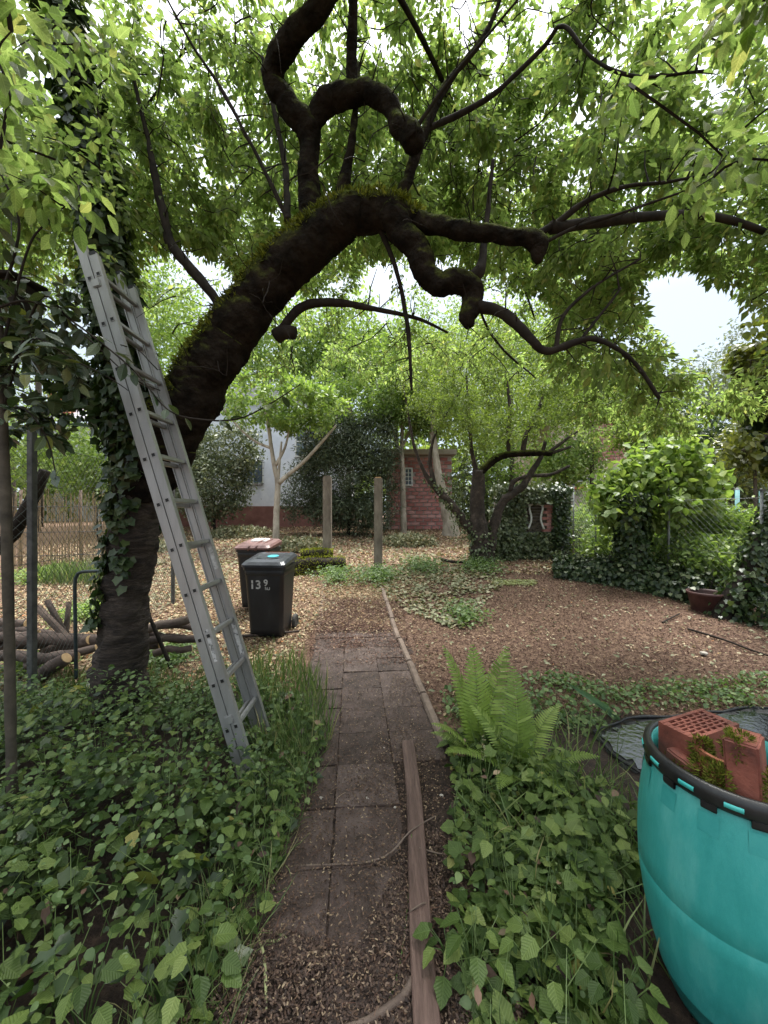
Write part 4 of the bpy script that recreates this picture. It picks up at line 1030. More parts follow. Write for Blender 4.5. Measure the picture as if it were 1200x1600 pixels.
# ================================================================== wheelie bins
def text_mesh(txt, size, name):
    cu = bpy.data.curves.new(name, 'FONT'); cu.body = txt; cu.size = size; cu.extrude = .0008; cu.offset = size * .02
    ob = bpy.data.objects.new(name, cu); COL.objects.link(ob)
    bpy.context.view_layer.update()
    me = bpy.data.meshes.new_from_object(ob.evaluated_get(bpy.context.evaluated_depsgraph_get()))
    bpy.data.objects.remove(ob); bpy.data.curves.remove(cu)
    me.name = name
    return me
def wheelie_bin(loc, rz, label, lidmat, marks, sticker):
    b = empty('wheelie_bin', loc, label, 'wheelie bin', 'wheelie bins by the path', rz)
    T_ = Matrix.Translation(loc) @ Matrix.Rotation(rz, 4, 'Z')
    W0, W1, D0, D1, H = .42, .5, .42, .54, .9
    def ring(wd, dp, z, r, y0=0, n=4):
        vv = []
        for cx_, cy_, a0 in ((wd / 2 - r, dp / 2 - r, 0), (-wd / 2 + r, dp / 2 - r, 90), (-wd / 2 + r, -dp / 2 + r, 180), (wd / 2 - r, -dp / 2 + r, 270)):
            for k in range(n + 1):
                th = R(a0 + 90 * k / n)
                vv.append((cx_ + r * math.cos(th), cy_ + r * math.sin(th) + y0, z))
        return vv
    def loft(rings, cap0=True, cap1=True):
        mb = MB(); m_ = len(rings[0]); vv = [v for r_ in rings for v in r_]; ff = []
        for i in range(len(rings) - 1):
            for j in range(m_): ff.append((i * m_ + j, i * m_ + (j + 1) % m_, (i + 1) * m_ + (j + 1) % m_, (i + 1) * m_ + j))
        if cap0: ff.append(tuple(range(m_))[::-1])
        if cap1: ff.append(tuple((len(rings) - 1) * m_ + j for j in range(m_)))
        return mb.add(vv, ff)
    body = loft([ring(W0, D0, .03, .05, .02), ring(W0 + .01, D0 + .012, .12, .05, .018), ring(W1 - .012, D1 - .02, H - .1, .045), ring(W1, D1 - .01, H - .095, .045), ring(W1, D1, H, .045)]).build('body', M['bin'], b, T_, smooth=False)
    for p_ in body.data.polygons: p_.use_smooth = abs(p_.normal.z) < .5 and p_.area < .08
    loft([ring(W1 + .03, D1 + .02, H - .03, .05), ring(W1 + .035, D1 + .025, H + .012, .05)]).build('rim', M['bin'], b, T_)
    def tilt(rr, k=.12): return [(x, y, z + k * (y + .27) * (1 if z > H + .02 else .6)) for x, y, z in rr]
    lid = loft([tilt(ring(W1 + .05, D1 + .07, H + .015, .06, -.01)), tilt(ring(W1 + .055, D1 + .075, H + .045, .06, -.01)), tilt(ring(W1 + .0, D1 + .01, H + .075, .07, -.005)), tilt(ring(W1 - .14, D1 - .14, H + .092, .06, 0)), tilt(ring(W1 - .2, D1 - .2, H + .082, .05, 0))]).build('lid', lidmat, b, T_)
    if sticker:
        mb = MB(); mb.lathe([(0.001, .002), (.075, .001)], (0, 0, 0), 20)
        mb.build('sticker', M['sticker'], lid, T_ @ Matrix.Translation((.03, .0, H + .1185)) @ Matrix.Rotation(R(7), 4, 'X'))
        for k in (-1, 1): loft([ring(.16, .05, 0, .02), ring(.14, .035, .012, .015)]).build('lid_ridge', M['binlid_grey'], lid, T_ @ Matrix.Translation((.0 + k * .08, -.13, H + .095)) @ Matrix.Rotation(R(9), 4, 'X') @ Matrix.Rotation(k * .5, 4, 'Z'))
        loft([ring(.34, .02, 0, .008), ring(.33, .015, .012, .006)]).build('lid_ridge', M['terracotta'], lid, T_ @ Matrix.Translation((.02, .2, H + .137)))
    else:
        for k in (-.05, .06):
            mb = MB(); mb.tube([(k, -.3, H + .0), (k + .01, -.31, H + .05), (k + .05, -.2, H + .085), (k + .11, .1, H + .14)], [.016, .016, .016, .013], 8)
            mb.build('strap', M['binlid_brown'], lid, T_, smooth=True)
        loft([ring(.26, .22, 0, .03), ring(.24, .2, .014, .03)]).build('lid_panel', M['paint'], lid, T_ @ Matrix.Translation((-.02, .1, H + .128)) @ Matrix.Rotation(R(7), 4, 'X'))
    # handle at the back
    MB().tube([(-W1 / 2 + .04, D1 / 2, H - .02), (-W1 / 2 + .04, D1 / 2 + .08, H + .04), (W1 / 2 - .04, D1 / 2 + .08, H + .04), (W1 / 2 - .04, D1 / 2, H - .02)], [.016] * 4, 8).build('handle', M['bin'], b, T_, smooth=True)
    for k in (-1, 1):
        w_ = MB(); w_.lathe([(.04, -.024), (.088, -.024), (.1, -.014), (.1, .014), (.088, .024), (.04, .024), (.04, -.024)], (0, 0, 0), 24)
        WT = T_ @ Matrix.Translation((k * (W0 / 2 + .035), D0 / 2 + .05, .1)) @ Matrix.Rotation(R(90), 4, 'Y')
        wo = w_.build('wheel', M['rubber'], b, WT)
        MB().lathe([(.001, .018), (.03, .02), (.041, .012), (.041, -.012), (.001, -.018)], (0, 0, 0), 16).build('hub', M['bin'], wo, WT)
    MB().tube([(-W0 / 2 - .02, D0 / 2 + .05, .1), (W0 / 2 + .02, D0 / 2 + .05, .1)], [.012, .012], 8).build('axle', M['steel'], b, T_)
    # painted number on the front, which slopes outwards
    sl = math.atan2(.062, .68)
    for txt, sz, x, z in marks:
        me = text_mesh(txt, sz, 'number')
        yy = -.198 - (z - .12) * math.tan(sl)
        me.transform(T_ @ Matrix.Translation((x, yy - .004, z)) @ Matrix.Rotation(R(90) + sl, 4, 'X'))
        link('number', me, M['paint'], b)
    return b
fb = Vector((-1.475, 5.02, 0)); fb.z = float(gz(fb.x, fb.y))
wheelie_bin(fb, R(-3), 'charcoal wheelie bin painted 139 with teal mark on its lid, nearest the path', M['binlid_grey'], [('13', .15, -.185, .64), ('9', .115, -.005, .675), ('RU', .05, 0.01, .625)], True)
bb = Vector((-1.95, 6.02, 0)); bb.z = float(gz(bb.x, bb.y)) + .02
wheelie_bin(bb, R(-4), 'charcoal wheelie bin with faded brown lid, half hidden behind the other bin', M['binlid_brown'], [('1', .15, -.06, .64), ('o', .06, -.05, .55)], False)

# ================================================================== concrete gate posts
for (px_, pb, pt_, lab) in ((511.5, 905, 745, 'weathered concrete gate post standing beside the mossy logs'), (591, 888, 747, 'weathered concrete gate post with the kerb running up to its foot')):
    D = 8.6
    p = P(px_, 800, D); zg = float(gz(p.x, D)); zt = P(0, pt_, D).z
    e = empty('concrete_post', (p.x, D, zg), lab, 'post', 'gate posts across the path')
    wd = 12.5 * D / F
    mb = MB().box((p.x, D, (zg - .2 + zt) / 2), (wd, wd * .9, zt - zg + .2), Matrix.Rotation(R(random.uniform(-6, 6)), 3, 'Z'))
    mb.build('shaft', M['concrete'], e, bevel=.012)
    MB().box((p.x, D, zt + .006), (wd * .82, wd * .74, .03)).build('cap', M['cutwood'] if px_ > 550 else M['concrete'], e, bevel=.01)
    for zz in (.3, 1.0, 1.7):
        MB().tube([(p.x - wd * .5 - .012, D - .03, zg + zz), (p.x + wd * .5 + .012, D - .03, zg + zz)], [.006, .006], 6).build('bolt', M['steel'], e)

# ================================================================== plank, sticks, branches on the path
def gp(px_, py_, h=.0):
    p = G(px_, py_); p.z += h; return p
a, b = gp(637, 1168), gp(674, 1640)
dv = (b - a); ln = dv.length; ang = math.atan2(dv.y, dv.x)
pk = MB()
n_ = 16
for i in range(n_ + 1):
    t = i / n_
    q = a.lerp(b, t)
    sd = Vector((-dv.y, dv.x, 0)).normalized()
    hw_ = .042 + .002 * mnoise.noise((t * 9, 0, 0))
    sag = .012 * math.sin(t * 7)
    for (u_, h_) in ((-1, .012), (1, .012), (1.0, .044), (.9, .049), (.3, .05), (-.3, .0495), (-.9, .049), (-1.0, .044)):
        c = q + sd * (u_ * hw_ + .01 * math.sin(t * 5))
        pk.v.append((c.x, c.y, float(gz(c.x, c.y)) + h_ + .003 * mnoise.noise((t * 20, u_ * 3, 1))))
for i in range(n_):
    for j in range(8): pk.f.append((i * 8 + j, i * 8 + (j + 1) % 8, (i + 1) * 8 + (j + 1) % 8, (i + 1) * 8 + j))
pk.f.append(tuple(range(8))[::-1]); pk.f.append(tuple(n_ * 8 + j for j in range(8)))
tag(pk.build('wooden_plank', M['plank']), 'long wet brown wooden batten lying along the right side of the slabs', 'plank')
def stick(name, ctrl, r0, r1, material, label, cat, forks=(), cut=False, group=None):
    pts, rad = spline([(gp(x, y, h), r0 + (r1 - r0) * i / (len(ctrl) - 1)) for i, (x, y, h) in enumerate(ctrl)], .03)
    e = empty(name, pts[0], label, cat, group)
    MB().tube(pts, rad, 8, True, .1).build('shoot', material, e, smooth=True)
    for fk in forks:
        p2, r2 = spline([(gp(x, y, h), r0 * .6 * (1 - .5 * i / len(fk))) for i, (x, y, h) in enumerate(fk)], .03)
        MB().tube(p2, r2, 6).build('side_shoot', material, e, smooth=True)
    if cut:
        c, d_ = pts[-1], (pts[-1] - pts[-2]).normalized()
        MB().tube([c - d_ * .001, c + d_ * .003], [rad[-1] * .95, rad[-1] * .9], 10).build('cut_end', M['cutwood'], e)
    return e
stick('stick', [(458, 1357, .012), (520, 1355, .012), (575, 1352, .014), (612, 1338, .02), (640, 1318, .056), (680, 1284, .03)], .005, .003, M['kerb'], 'thin pale stick lying across the slabs and batten', 'stick', [[(580, 1350, .015), (610, 1362, .012), (640, 1376, .014)]])
stick('stick', [(655, 1342, .05), (700, 1342, .02), (728, 1328, .02)], .0035, .002, M['kerb'], 'short pale stick right of the batten', 'stick')
stick('fallen_branch', [(520, 1625, .02), (575, 1605, .02), (615, 1580, .022), (635, 1562, .022), (646, 1545, .03)], .011, .014, M['log'], 'bent brown branch with an orange cut end at the bottom of the path', 'branch', cut=True)
stick('plant_stalk', [(607, 1575, .012), (625, 1510, .012), (636, 1430, .014), (641, 1365, .03), (643, 1320, .05)], .004, .0025, LM['grass'], 'long green stalk lying beside the batten', 'stalk')
stick('stick', [(640, 1445, .05), (660, 1435, .06), (672, 1425, .03)], .003, .002, M['kerb'], 'tiny twig lying over the middle of the batten', 'stick')
stick('stick', [(575, 1215, .01), (600, 1200, .012), (612, 1195, .01)], .004, .003, M['twig'], 'dark crooked twig left of the far end of the batten', 'stick', [[(600, 1200, .01), (606, 1210, .01), (616, 1212, .01)]])
stick('fallen_branch', [(1075, 985, .02), (1130, 1003, .03), (1180, 1022, .03), (1230, 1036, .02)], .014, .008, M['twig'], 'dark fallen branch on the mulch by the plant pot', 'branch')
stick('fallen_branch', [(1035, 975, .02), (1050, 968, .03), (1062, 962, .03)], .012, .008, M['twig'], 'short dark branch on the mulch left of the plant pot', 'branch')
stick('fallen_branch', [(690, 877, .05), (706, 883, .08), (724, 884, .08), (745, 886, .06)], .035, .025, M['twig'], 'dark stick lying at the foot of the apple tree', 'branch')
stick('fallen_branch', [(360, 1000, .04), (420, 997, .05), (468, 992, .05)], .02, .012, M['log'], 'grey branch lying in front of the bins', 'branch')
# wilted pale strap leaves on the left of the path
wl_ = empty('wilted_leaves', gp(402, 1470), 'bunch of wilted pale green strap leaves left of the path', 'cut plant')
for k, cx_ in enumerate(([(440, 1425), (412, 1450), (400, 1490), (378, 1530)], [(404, 1458), (432, 1465), (447, 1472), (428, 1477), (404, 1476)], [(402, 1470), (412, 1500), (415, 1545), (416, 1590)], [(400, 1500), (392, 1515), (372, 1530), (390, 1522)], [(396, 1478), (385, 1520), (368, 1560)])):
    pts, rad = spline([(gp(x, y, .015 + .012 * (k % 3)), .006 if i not in (0, len(cx_) - 1) else .003) for i, (x, y) in enumerate(cx_)], .02)
    mb = MB().tube(pts, rad, 6)
    mb.v = [(x, y, float(gz(x, y)) + (z - float(gz(x, y))) * .6) for x, y, z in mb.v]
    mb.build('strap_leaf', LM['pale_strap'], wl_, smooth=True)

# ================================================================== log pile behind the cherry, rod, fence posts on the left
LOGS = [(-60, 250, 1010, 1006, 3.75, 20), (-40, 158, 985, 998, 3.85, 16), (20, 160, 1003, 1000, 3.6, 20), (-50, 120, 1030, 1026, 3.5, 18), (40, 150, 1040, 1012, 3.45, 14), (-20, 60, 1002, 990, 3.7, 17),
        (60, 104, 1060, 1028, 3.35, 22), (215, 300, 990, 966, 3.8, 15), (225, 330, 1003, 995, 3.7, 13), (240, 300, 1022, 1012, 3.6, 12), (70, 140, 1020, 1000, 3.8, 18), (-60, 40, 970, 975, 3.9, 16), (190, 290, 985, 1000, 3.95, 12), (245, 345, 978, 985, 3.9, 11)]
LOGL = ['longest thick log at the back of the branch pile behind the cherry trunk', 'straight grey log on top of the branch pile left of the trunk', 'reddish log in the middle of the branch pile by the bent rod', 'log low at the front of the branch pile behind the bamboo-like stem',
        'thin slanting branch at the front of the branch pile', 'short log end poking out by the fence post in the pile', 'short pale log with cut end lying nearest in the pile', 'slanting log right of the trunk just left of the ladder', 'flat log right of the trunk behind the ladder', 'thin low branch right of the trunk at the pile foot',
        'short stub log lying under the bent rod', 'dark log at the far left edge of the branch pile', 'thin crossing branch behind the trunk in the pile', 'thin branch at the rear of the pile seen through the ladder']
for (xa, xb, ya, yb, d_, wd), lb in zip(LOGS, LOGL):
    p1, p2 = P(xa, ya, d_), P(xb, yb, d_ + random.uniform(-.15, .15))
    r = wd / 2 * d_ / F
    pts, rad = spline([(p1, r), (p1.lerp(p2, .35) + Vector((0, .02, .02)), r * .95), (p1.lerp(p2, .7) + Vector((0, -.02, .0)), r * .9), (p2, r * .82)], .05)
    e = empty('log', (p1.x, p1.y, max(0, min(p1.z, p2.z) - r)), lb, 'log', 'logs in the branch pile')
    MB().tube(pts, rad, 12, True, .12, random.random() * 9).build('bark', M['log'], e, smooth=True)
    dd = (pts[-1] - pts[-2]).normalized()
    MB().tube([pts[-1], pts[-1] + dd * .004], [rad[-1] * .92, rad[-1] * .9], 12).build('cut_end', M['cutwood'], e)
for k, (xa, ya, xb, yb, d_, wd, lb) in enumerate(((58, 948, 104, 996, 3.7, 11, 'stick leaning left out of the branch pile'), (74, 938, 100, 990, 3.75, 10, 'cut stick standing upright at a slant in the branch pile'), (108, 940, 103, 990, 3.8, 8, 'thin upright stick beside the bent rod'), (232, 960, 256, 1016, 3.3, 6, 'thin dark stake leaning between trunk and ladder'))):
    p1, p2 = P(xb, yb, d_), P(xa, ya, d_ + .05)
    r = wd / 2 * d_ / F
    e = empty('stake', (p1.x, p1.y, p1.z), lb, 'stick', 'sticks in the branch pile')
    MB().tube([p1 - (p2 - p1) * .5, p1, p1.lerp(p2, .5), p2], [r, r, r * .95, r * .9], 10, True, .1).build('bark', M['log'] if k < 3 else M['twig'], e, smooth=True)
    MB().tube([p2, p2 + (p2 - p1).normalized() * .004], [r * .85, r * .8], 10).build('cut_end', M['cutwood'], e)
pts, rad = spline([(P(119, 1060, 3.3), .014), (P(118, 990, 3.3), .014), (P(117, 915, 3.3), .014), (P(120, 900, 3.3), .014), (P(127, 894, 3.3), .014), (P(160, 892, 3.25), .014), (P(185, 892, 3.2), .014)], .03)
tag(MB().tube(pts, rad, 10).build('bent_rod', M['pipe'], smooth=True), 'dark bent metal tube standing left of the cherry trunk', 'metal rod')

def chainlink(mb, a, b, z0, z1, cell=.06, r=.0016):
    """diamond mesh between two points on the ground"""
    a, b = Vector(a), Vector(b)
    L_ = (b - a).length; u = (b - a) / L_
    H_ = z1 - z0
    nn = Vector((-u.y, u.x, 0))
    for sgn in (1, -1):
        s_ = -H_
        while s_ < L_:
            t0 = max(0, -s_); t1 = min(H_, L_ - s_)
            if t1 > t0:
                pa = a + u * (s_ + t0); pb = a + u * (s_ + t1)
                za, zb_ = (z0 + t0, z0 + t1) if sgn > 0 else (z1 - t0, z1 - t1)
                p1 = Vector((pa.x, pa.y, za)) + nn * (.002 * sgn); p2 = Vector((pb.x, pb.y, zb_)) + nn * (.002 * sgn)
                mb.tube([p1, p2], [r, r], 3, False)
            s_ += cell
    for zz in (z0, (z0 + z1) / 2, z1): mb.tube([a + Vector((0, 0, zz)), b + Vector((0, 0, zz))], [r * 1.5] * 2, 4, False)
lf = empty('chain_link_fence', (-2.75, 3.0, 0), 'old chain-link fence with dark steel post at the left edge', 'fence')
for (x, y, h_) in ((-2.745, 3.0, 2.35), (-3.15, 1.2, 2.3), (-3.4, 6.2, 2.3)):
    po = MB().box((x, y, h_ / 2 - .1), (.048, .048, h_ + .2)).build('post', M['steel'], lf, bevel=.004)
    MB().box((x, y, h_ + .01), (.056, .056, .02)).build('post_cap', M['steel'], po)
mb = MB(); chainlink(mb, (-2.745, 3.03, 0), (-3.4, 6.2, 0), .25, 2.15, .07); chainlink(mb, (-3.15, 1.22, 0), (-2.745, 2.97, 0), .25, 2.15, .07)
mb.build('wire_mesh', M['wiredark'], lf, kind='stuff')
# diagonal brace log behind the fence
tag(MB().tube([P(-30, 880, 3.6), P(20, 835, 3.6), P(55, 770, 3.6), P(70, 735, 3.6)], [.06, .055, .05, .045], 10, True, .1).build('leaning_branch', M['twig'], smooth=True), 'dark branch slanting behind the fence post at the left edge', 'branch')

# reed screen
D = 8.2
rs = empty('reed_screen', (P(110, 0, D).x, D, float(gz(-6, D))), 'dry reed screen standing behind the log pile on the left', 'screen')
xa, xb = P(20, 0, D).x, P(205, 0, D).x
mb = MB()
for x in np.arange(xa, xb, .022):
    y = D + .35 * (x - xa) / (xb - xa) + random.uniform(-.012, .012)
    zg = float(gz(x, y))
    zt = P(0, 770, D).z + random.uniform(-.1, .08) + .05 * math.sin(x * 4)
    mb.tube([(x, y, zg - .02), (x + random.uniform(-.02, .02), y, (zg + zt) / 2), (x + random.uniform(-.05, .05), y, zt)], [.007, .007, .004], 5, False)
mb.build('reeds', M['reed'], rs, kind='stuff')
for zz in (.35, .85, 1.4):
    MB().tube([(xa, D - .02, float(gz(xa, D)) + zz), (xb, D + .33, float(gz(xb, D)) + zz)], [.006, .006], 5).build('tie_wire', M['steel'], rs)
for x in (xa + .1, (xa + xb) / 2, xb - .1):
    MB().tube([(x, D + .06 + .35 * (x - xa) / (xb - xa), .2), (x, D + .06 + .35 * (x - xa) / (xb - xa), P(0, 765, D).z)], [.03, .03], 8).build('stake', M['log'], rs, smooth=True)

# ================================================================== teal drum with bricks
BC = Vector((1.136, 1.248, 0)); BZ = .80
drum = empty('plastic_drum', BC, 'teal plastic drum with black clamp ring at the right edge, filled with bricks', 'drum')
body = MB()
body.lathe([(.001, .0), (.15, .0), (.168, .012), (.182, .04), (.2, .09), (.204, .094), (.204, .1), (.225, .17), (.245, .27), (.256, .35), (.2605, .398), (.2592, .401), (.2592, .405), (.261, .408), (.263, .47), (.261, .56), (.255, .63), (.247, .69), (.239, .73), (.234, .75), (.228, .765), (.226, .8), (.218, .8), (.216, .74), (.22, .6), (.001, .58)], BC, 96)
bo = body.build('body', M['teal'], drum, smooth=True)
ringb = MB()
ringb.lathe([(.228, .757), (.241, .757), (.245, .765), (.246, .79), (.242, .806), (.232, .812), (.222, .808), (.2185, .795), (.2185, .78)], BC, 96)
ro = ringb.build('clamp_ring', M['ring'], drum, smooth=True)
for k in range(14):
    th = 2 * math.pi * (k + .35) / 14
    # hooked lugs under the ring, teal lugs showing through its slots, square dents below
    lug = MB().lathe([(.2375, .74), (.2445, .74), (.2465, .746), (.2465, .762), (.2375, .762), (.2375, .74)], BC, 5, th - .075, th + .075)
    lug.build('ring_lug', M['ring'], ro)
    th2 = th + math.pi / 14
    sl = MB().lathe([(.2445, .7715), (.2485, .773), (.2495, .779), (.2485, .785), (.2445, .7865)], BC, 8, th2 - .085, th2 + .085)
    sl.build('slot_tab', M['teal_worn'], ro, smooth=True)
    pn = MB().lathe([(.2503, .672), (.2458, .705), (.2418, .728)], (BC.x, BC.y, .0015), 6, th - .1, th + .1)
    pn.build('stacking_dent', M['teal_dent'], bo, smooth=True)
# earth in the drum
bm = bmesh.new()
bmesh.ops.create_circle(bm, cap_ends=True, radius=.216, segments=40)
bmesh.ops.subdivide_edges(bm, edges=bm.edges[:], cuts=2, use_grid_fill=True)
bmesh.ops.triangulate(bm, faces=bm.faces[:])
for v in bm.verts: v.co.z = .02 * mnoise.noise(v.co * 9)
bmesh.ops.translate(bm, verts=bm.verts[:], vec=(BC.x, BC.y, .725))
me = bpy.data.meshes.new('earth'); bm.to_mesh(me); bm.free()
link('earth', me, M['soil'], drum)
# perforated brick
def corner_brick(name, label, c, yaw, size, tilt=(0, 0), holes=False, material=None):
    e = empty(name, c, label, 'brick', 'bricks in the drum')
    Rm = Matrix.Rotation(yaw, 4, 'Z') @ Matrix.Rotation(tilt[0], 4, 'X') @ Matrix.Rotation(tilt[1], 4, 'Y')
    Tm = Matrix.Translation(c) @ Rm
    lx, ly, lz = size
    if not holes:
        mb = MB().box((0, 0, 0), size)
        me = mb.mesh('block')
        bm = bmesh.new(); bm.from_mesh(me)
        bmesh.ops.bevel(bm, geom=bm.edges[:], offset=.006, segments=3, affect='EDGES')
        bmesh.ops.subdivide_edges(bm, edges=bm.edges[:], cuts=2, use_grid_fill=True)
        for v in bm.verts: v.co += Vector((1, 1, 1)) * (.003 * mnoise.noise(v.co * 25))
        bm.to_mesh(me); bm.free(); me.transform(Tm)
        link('block', me, material or M['brick'], e)
    else:
        # top as a grid with real slots: solid cells are boxes, slots stay open over a lower floor
        nx_, ny_ = 9, 5
        mb = MB()
        xs = [-lx / 2]; wall, slot = .0115, 0
        mb.box((0, 0, -.012), (lx, ly, lz - .024))
        zt = lz / 2 - .012
        bx_, by_ = .022, .012
        mb.box((0, -ly / 2 + by_ / 2, zt), (lx, by_, .024)); mb.box((0, ly / 2 - by_ / 2, zt), (lx, by_, .024))
        rows = 6
        iy = (ly - 2 * by_) / rows
        for r_ in range(rows):
            yc = -ly / 2 + by_ + (r_ + .5) * iy
            if r_ % 1 == 0 and r_ > 0: mb.box((0, yc - iy / 2, zt - .0005), (lx - .001, .0055, .023))
            off = .012 if r_ % 2 else 0
            n_ = 6
            iw = (lx - 2 * bx_) / n_
            mb.box((-lx / 2 + (bx_ + off * .8) / 2, yc, zt - .001), (bx_ + off * .8, iy, .022)); mb.box((lx / 2 - (bx_ - off * .8 + .008) / 2, yc, zt - .001), (bx_ - off * .8 + .008, iy, .022))
            for k in range(1, n_): mb.box((-lx / 2 + bx_ + off + k * iw, yc, zt - .0015), (.011, iy, .021))
        mb.build('block', material or M['brick'], e, Tm)
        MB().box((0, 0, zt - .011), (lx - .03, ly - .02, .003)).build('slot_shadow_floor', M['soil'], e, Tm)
    return e
b1c = Vector((1.087, 1.329, .82))
corner_brick('perforated_brick', 'red brick pierced with rows of slots lying on top in the drum', b1c, R(21.8), (.24, .115, .105), (0, 0), True)
b2c = Vector((1.07, 1.135, .815))
corner_brick('solid_brick', 'orange-red solid brick standing upright in the drum with moss on its sides', b2c, R(41), (.135, .078, .235), (R(-4), R(5)))
# broken curved terracotta piece
tm = MB().lathe([(.07, -.06), (.07, .055), (.08, .055), (.08, -.06), (.07, -.06)], (0, 0, 0), 14, R(150), R(285))
ts = tm.build('roof_tile_sherd', M['terracotta'], None, Matrix.Translation((1.075, 1.245, .80)) @ Matrix.Rotation(R(12), 4, 'X'))
tag(ts, 'curved terracotta sherd wedged between the two bricks in the drum', 'sherd')
corner_brick('brick_fragment', 'mossy brick fragment beneath the slotted brick in the drum', Vector((1.0, 1.26, .765)), R(15), (.11, .09, .09), (R(10), 0))
# moss cushions in the drum
mc, mnn = [], []
for c, r_, n_ in ((Vector((1.005, 1.19, .785)), (.05, .05, .05), 1400), (Vector((1.02, 1.235, .84)), (.03, .02, .035), 700), (Vector((.985, 1.13, .80)), (.025, .035, .06), 600), (Vector((1.025, 1.13, .90)), (.012, .03, .045), 500), (Vector((1.09, 1.06, .82)), (.04, .02, .08), 700), (Vector((.965, 1.25, .76)), (.04, .06, .03), 900), (Vector((1.055, 1.14, .935)), (.02, .03, .008), 250)):
    q = ellipsoid_pts(c, r_, n_, .6); mc.append(q); mnn.append(nrm((q - np.array(c)) / np.array(r_)))
mc, mnn = np.vstack(mc), np.vstack(mnn)
tag(leaves('moss_cushion', T_NARROW, mc, nrm(mnn + rdir(len(mc)) * .7 + np.array([[0, 0, .2]])), rdir(len(mc)), rng.uniform(.008, .022, len(mc)), LM['moss'], None, 'stuff'), 'green-brown moss growing among the bricks in the drum', 'moss')

# ================================================================== plant pot on the right
pc = G(1122, 962); pc = Vector((pc.x, pc.y + .2, pc.z))
pot = empty('plant_pot', pc, 'dark brown plastic plant pot beside the leaning ivy trunk', 'plant pot')
MB().lathe([(.001, 0), (.17, 0), (.18, .01), (.235, .27), (.25, .275), (.255, .315), (.24, .315), (.232, .28), (.215, .2), (.001, .2)], pc, 36).build('shell', M['pot'], pot, smooth=True)
MB().lathe([(.001, .005), (.22, 0)], (pc.x, pc.y, pc.z + .24), 24).build('earth', M['soil'], pot)

# ================================================================== old apple tree
D = 9.0
ab = Vector((P(752, 0, D).x, D, float(gz(P(752, 0, D).x, D))))
apple = empty('apple_tree', ab, 'gnarled apple tree with ivy at its foot standing in the mulch', 'tree')
AN = []
aw = [
 [(755, 905, D, 52), (752, 870, D, 42), (748, 830, D, 36), (745, 790, D, 30), (747, 760, D, 28), (748, 735, D, 24)],
 [(762, 880, D, 34), (770, 830, D, 26), (782, 790, D, 22), (800, 772, D, 22), (818, 758, D, 19), (832, 735, D, 15), (845, 715, D, 12), (852, 690, D, 9)],
 [(748, 742, D, 20), (770, 720, D, 20), (795, 710, D, 18), (835, 708, D, 18), (862, 708, D, 15)],
 [(795, 710, D, 8), (794, 680, D, 10), (797, 640, D, 8), (790, 580, D, 5)],
 [(817, 707, D, 13), (822, 680, D, 11), (838, 648, D, 9), (848, 620, D, 6), (855, 590, D, 4)],
 [(858, 706, D, 8), (880, 690, D, 6), (905, 673, D, 5), (930, 668, D, 3)],
 [(797, 768, D, 10), (803, 752, D, 10), (825, 744, D, 9), (858, 742, D, 8), (880, 733, D, 7), (890, 728, D, 6)],
 [(862, 708, D, 8), (880, 702, D, 7), (892, 698, D, 5)],
 [(748, 750, D, 11), (738, 710, D, 9), (733, 660, D, 6), (730, 610, D, 4), (728, 560, D, 3)],
 [(745, 840, D, 26), (722, 810, D, 22), (698, 780, D, 20), (676, 758, D, 15), (662, 735, D, 10), (648, 700, D, 8), (640, 660, D, 6), (630, 600, D, 4)],
 [(680, 762, D, 9), (672, 725, D, 8), (676, 690, D, 6), (690, 660, D, 4), (720, 610, D, 3)],
]
aw = [[(a_, b_, d_, w_ * (.78 if i_ == 0 else .62 if i_ in (1, 2, 9) else .8)) for a_, b_, d_, w_ in wl] for i_, wl in enumerate(aw)]
for i_, wl in enumerate(aw):
    nm = 'trunk' if i_ == 0 else ('limb' if i_ in (1, 2, 9) else 'branch')
    limb_obj(nm, wl, M['mossbark'] if i_ == 2 else M['apple_bark'], apple, 14 if nm != 'branch' else 8, .2, .08, AN)
cpt = []
cc_ = P(780, 630, D)
q = ellipsoid_pts((cc_.x, D - .2, cc_.z + .35), (2.45, 1.9, 1.55), 700, .3)
px, py = proj(q)
q = q[(py < 745) & ~((px > 800) & (py > 690)) & (q[:, 2] > 2.5)]
mb = MB()
TA = grow(AN, q, mb, .004, .006, .13, .03, 4, 2.2)
mb.build('twigs', M['twig'], apple, kind='stuff')
lp_, lf_, lu_, ls_ = twig_leaves(TA, 50, (.045, .08), .2, .09, .1, .05)
leaves('crown', T_RH, lp_, lf_, lu_, ls_, LM['apple'], apple, 'stuff')
for wl, n_, k_ in ((aw[0], 900, .78), (aw[9], 500, 9), (aw[1], 350, .9)):
    pts_, rad_ = pathpx(wl, .06)
    a1, n1, _ = on_path(pts_, rad_, n_, .06)
    ok = a1[:, 2] < ab.z + k_ if k_ < 5 else a1[:, 2] < ab.z + 2.0
    ivy_leaves('ivy', a1[ok], n1[ok], LM['ivy_pale'], apple, (.045, .085), tmpl=T_IVY6)

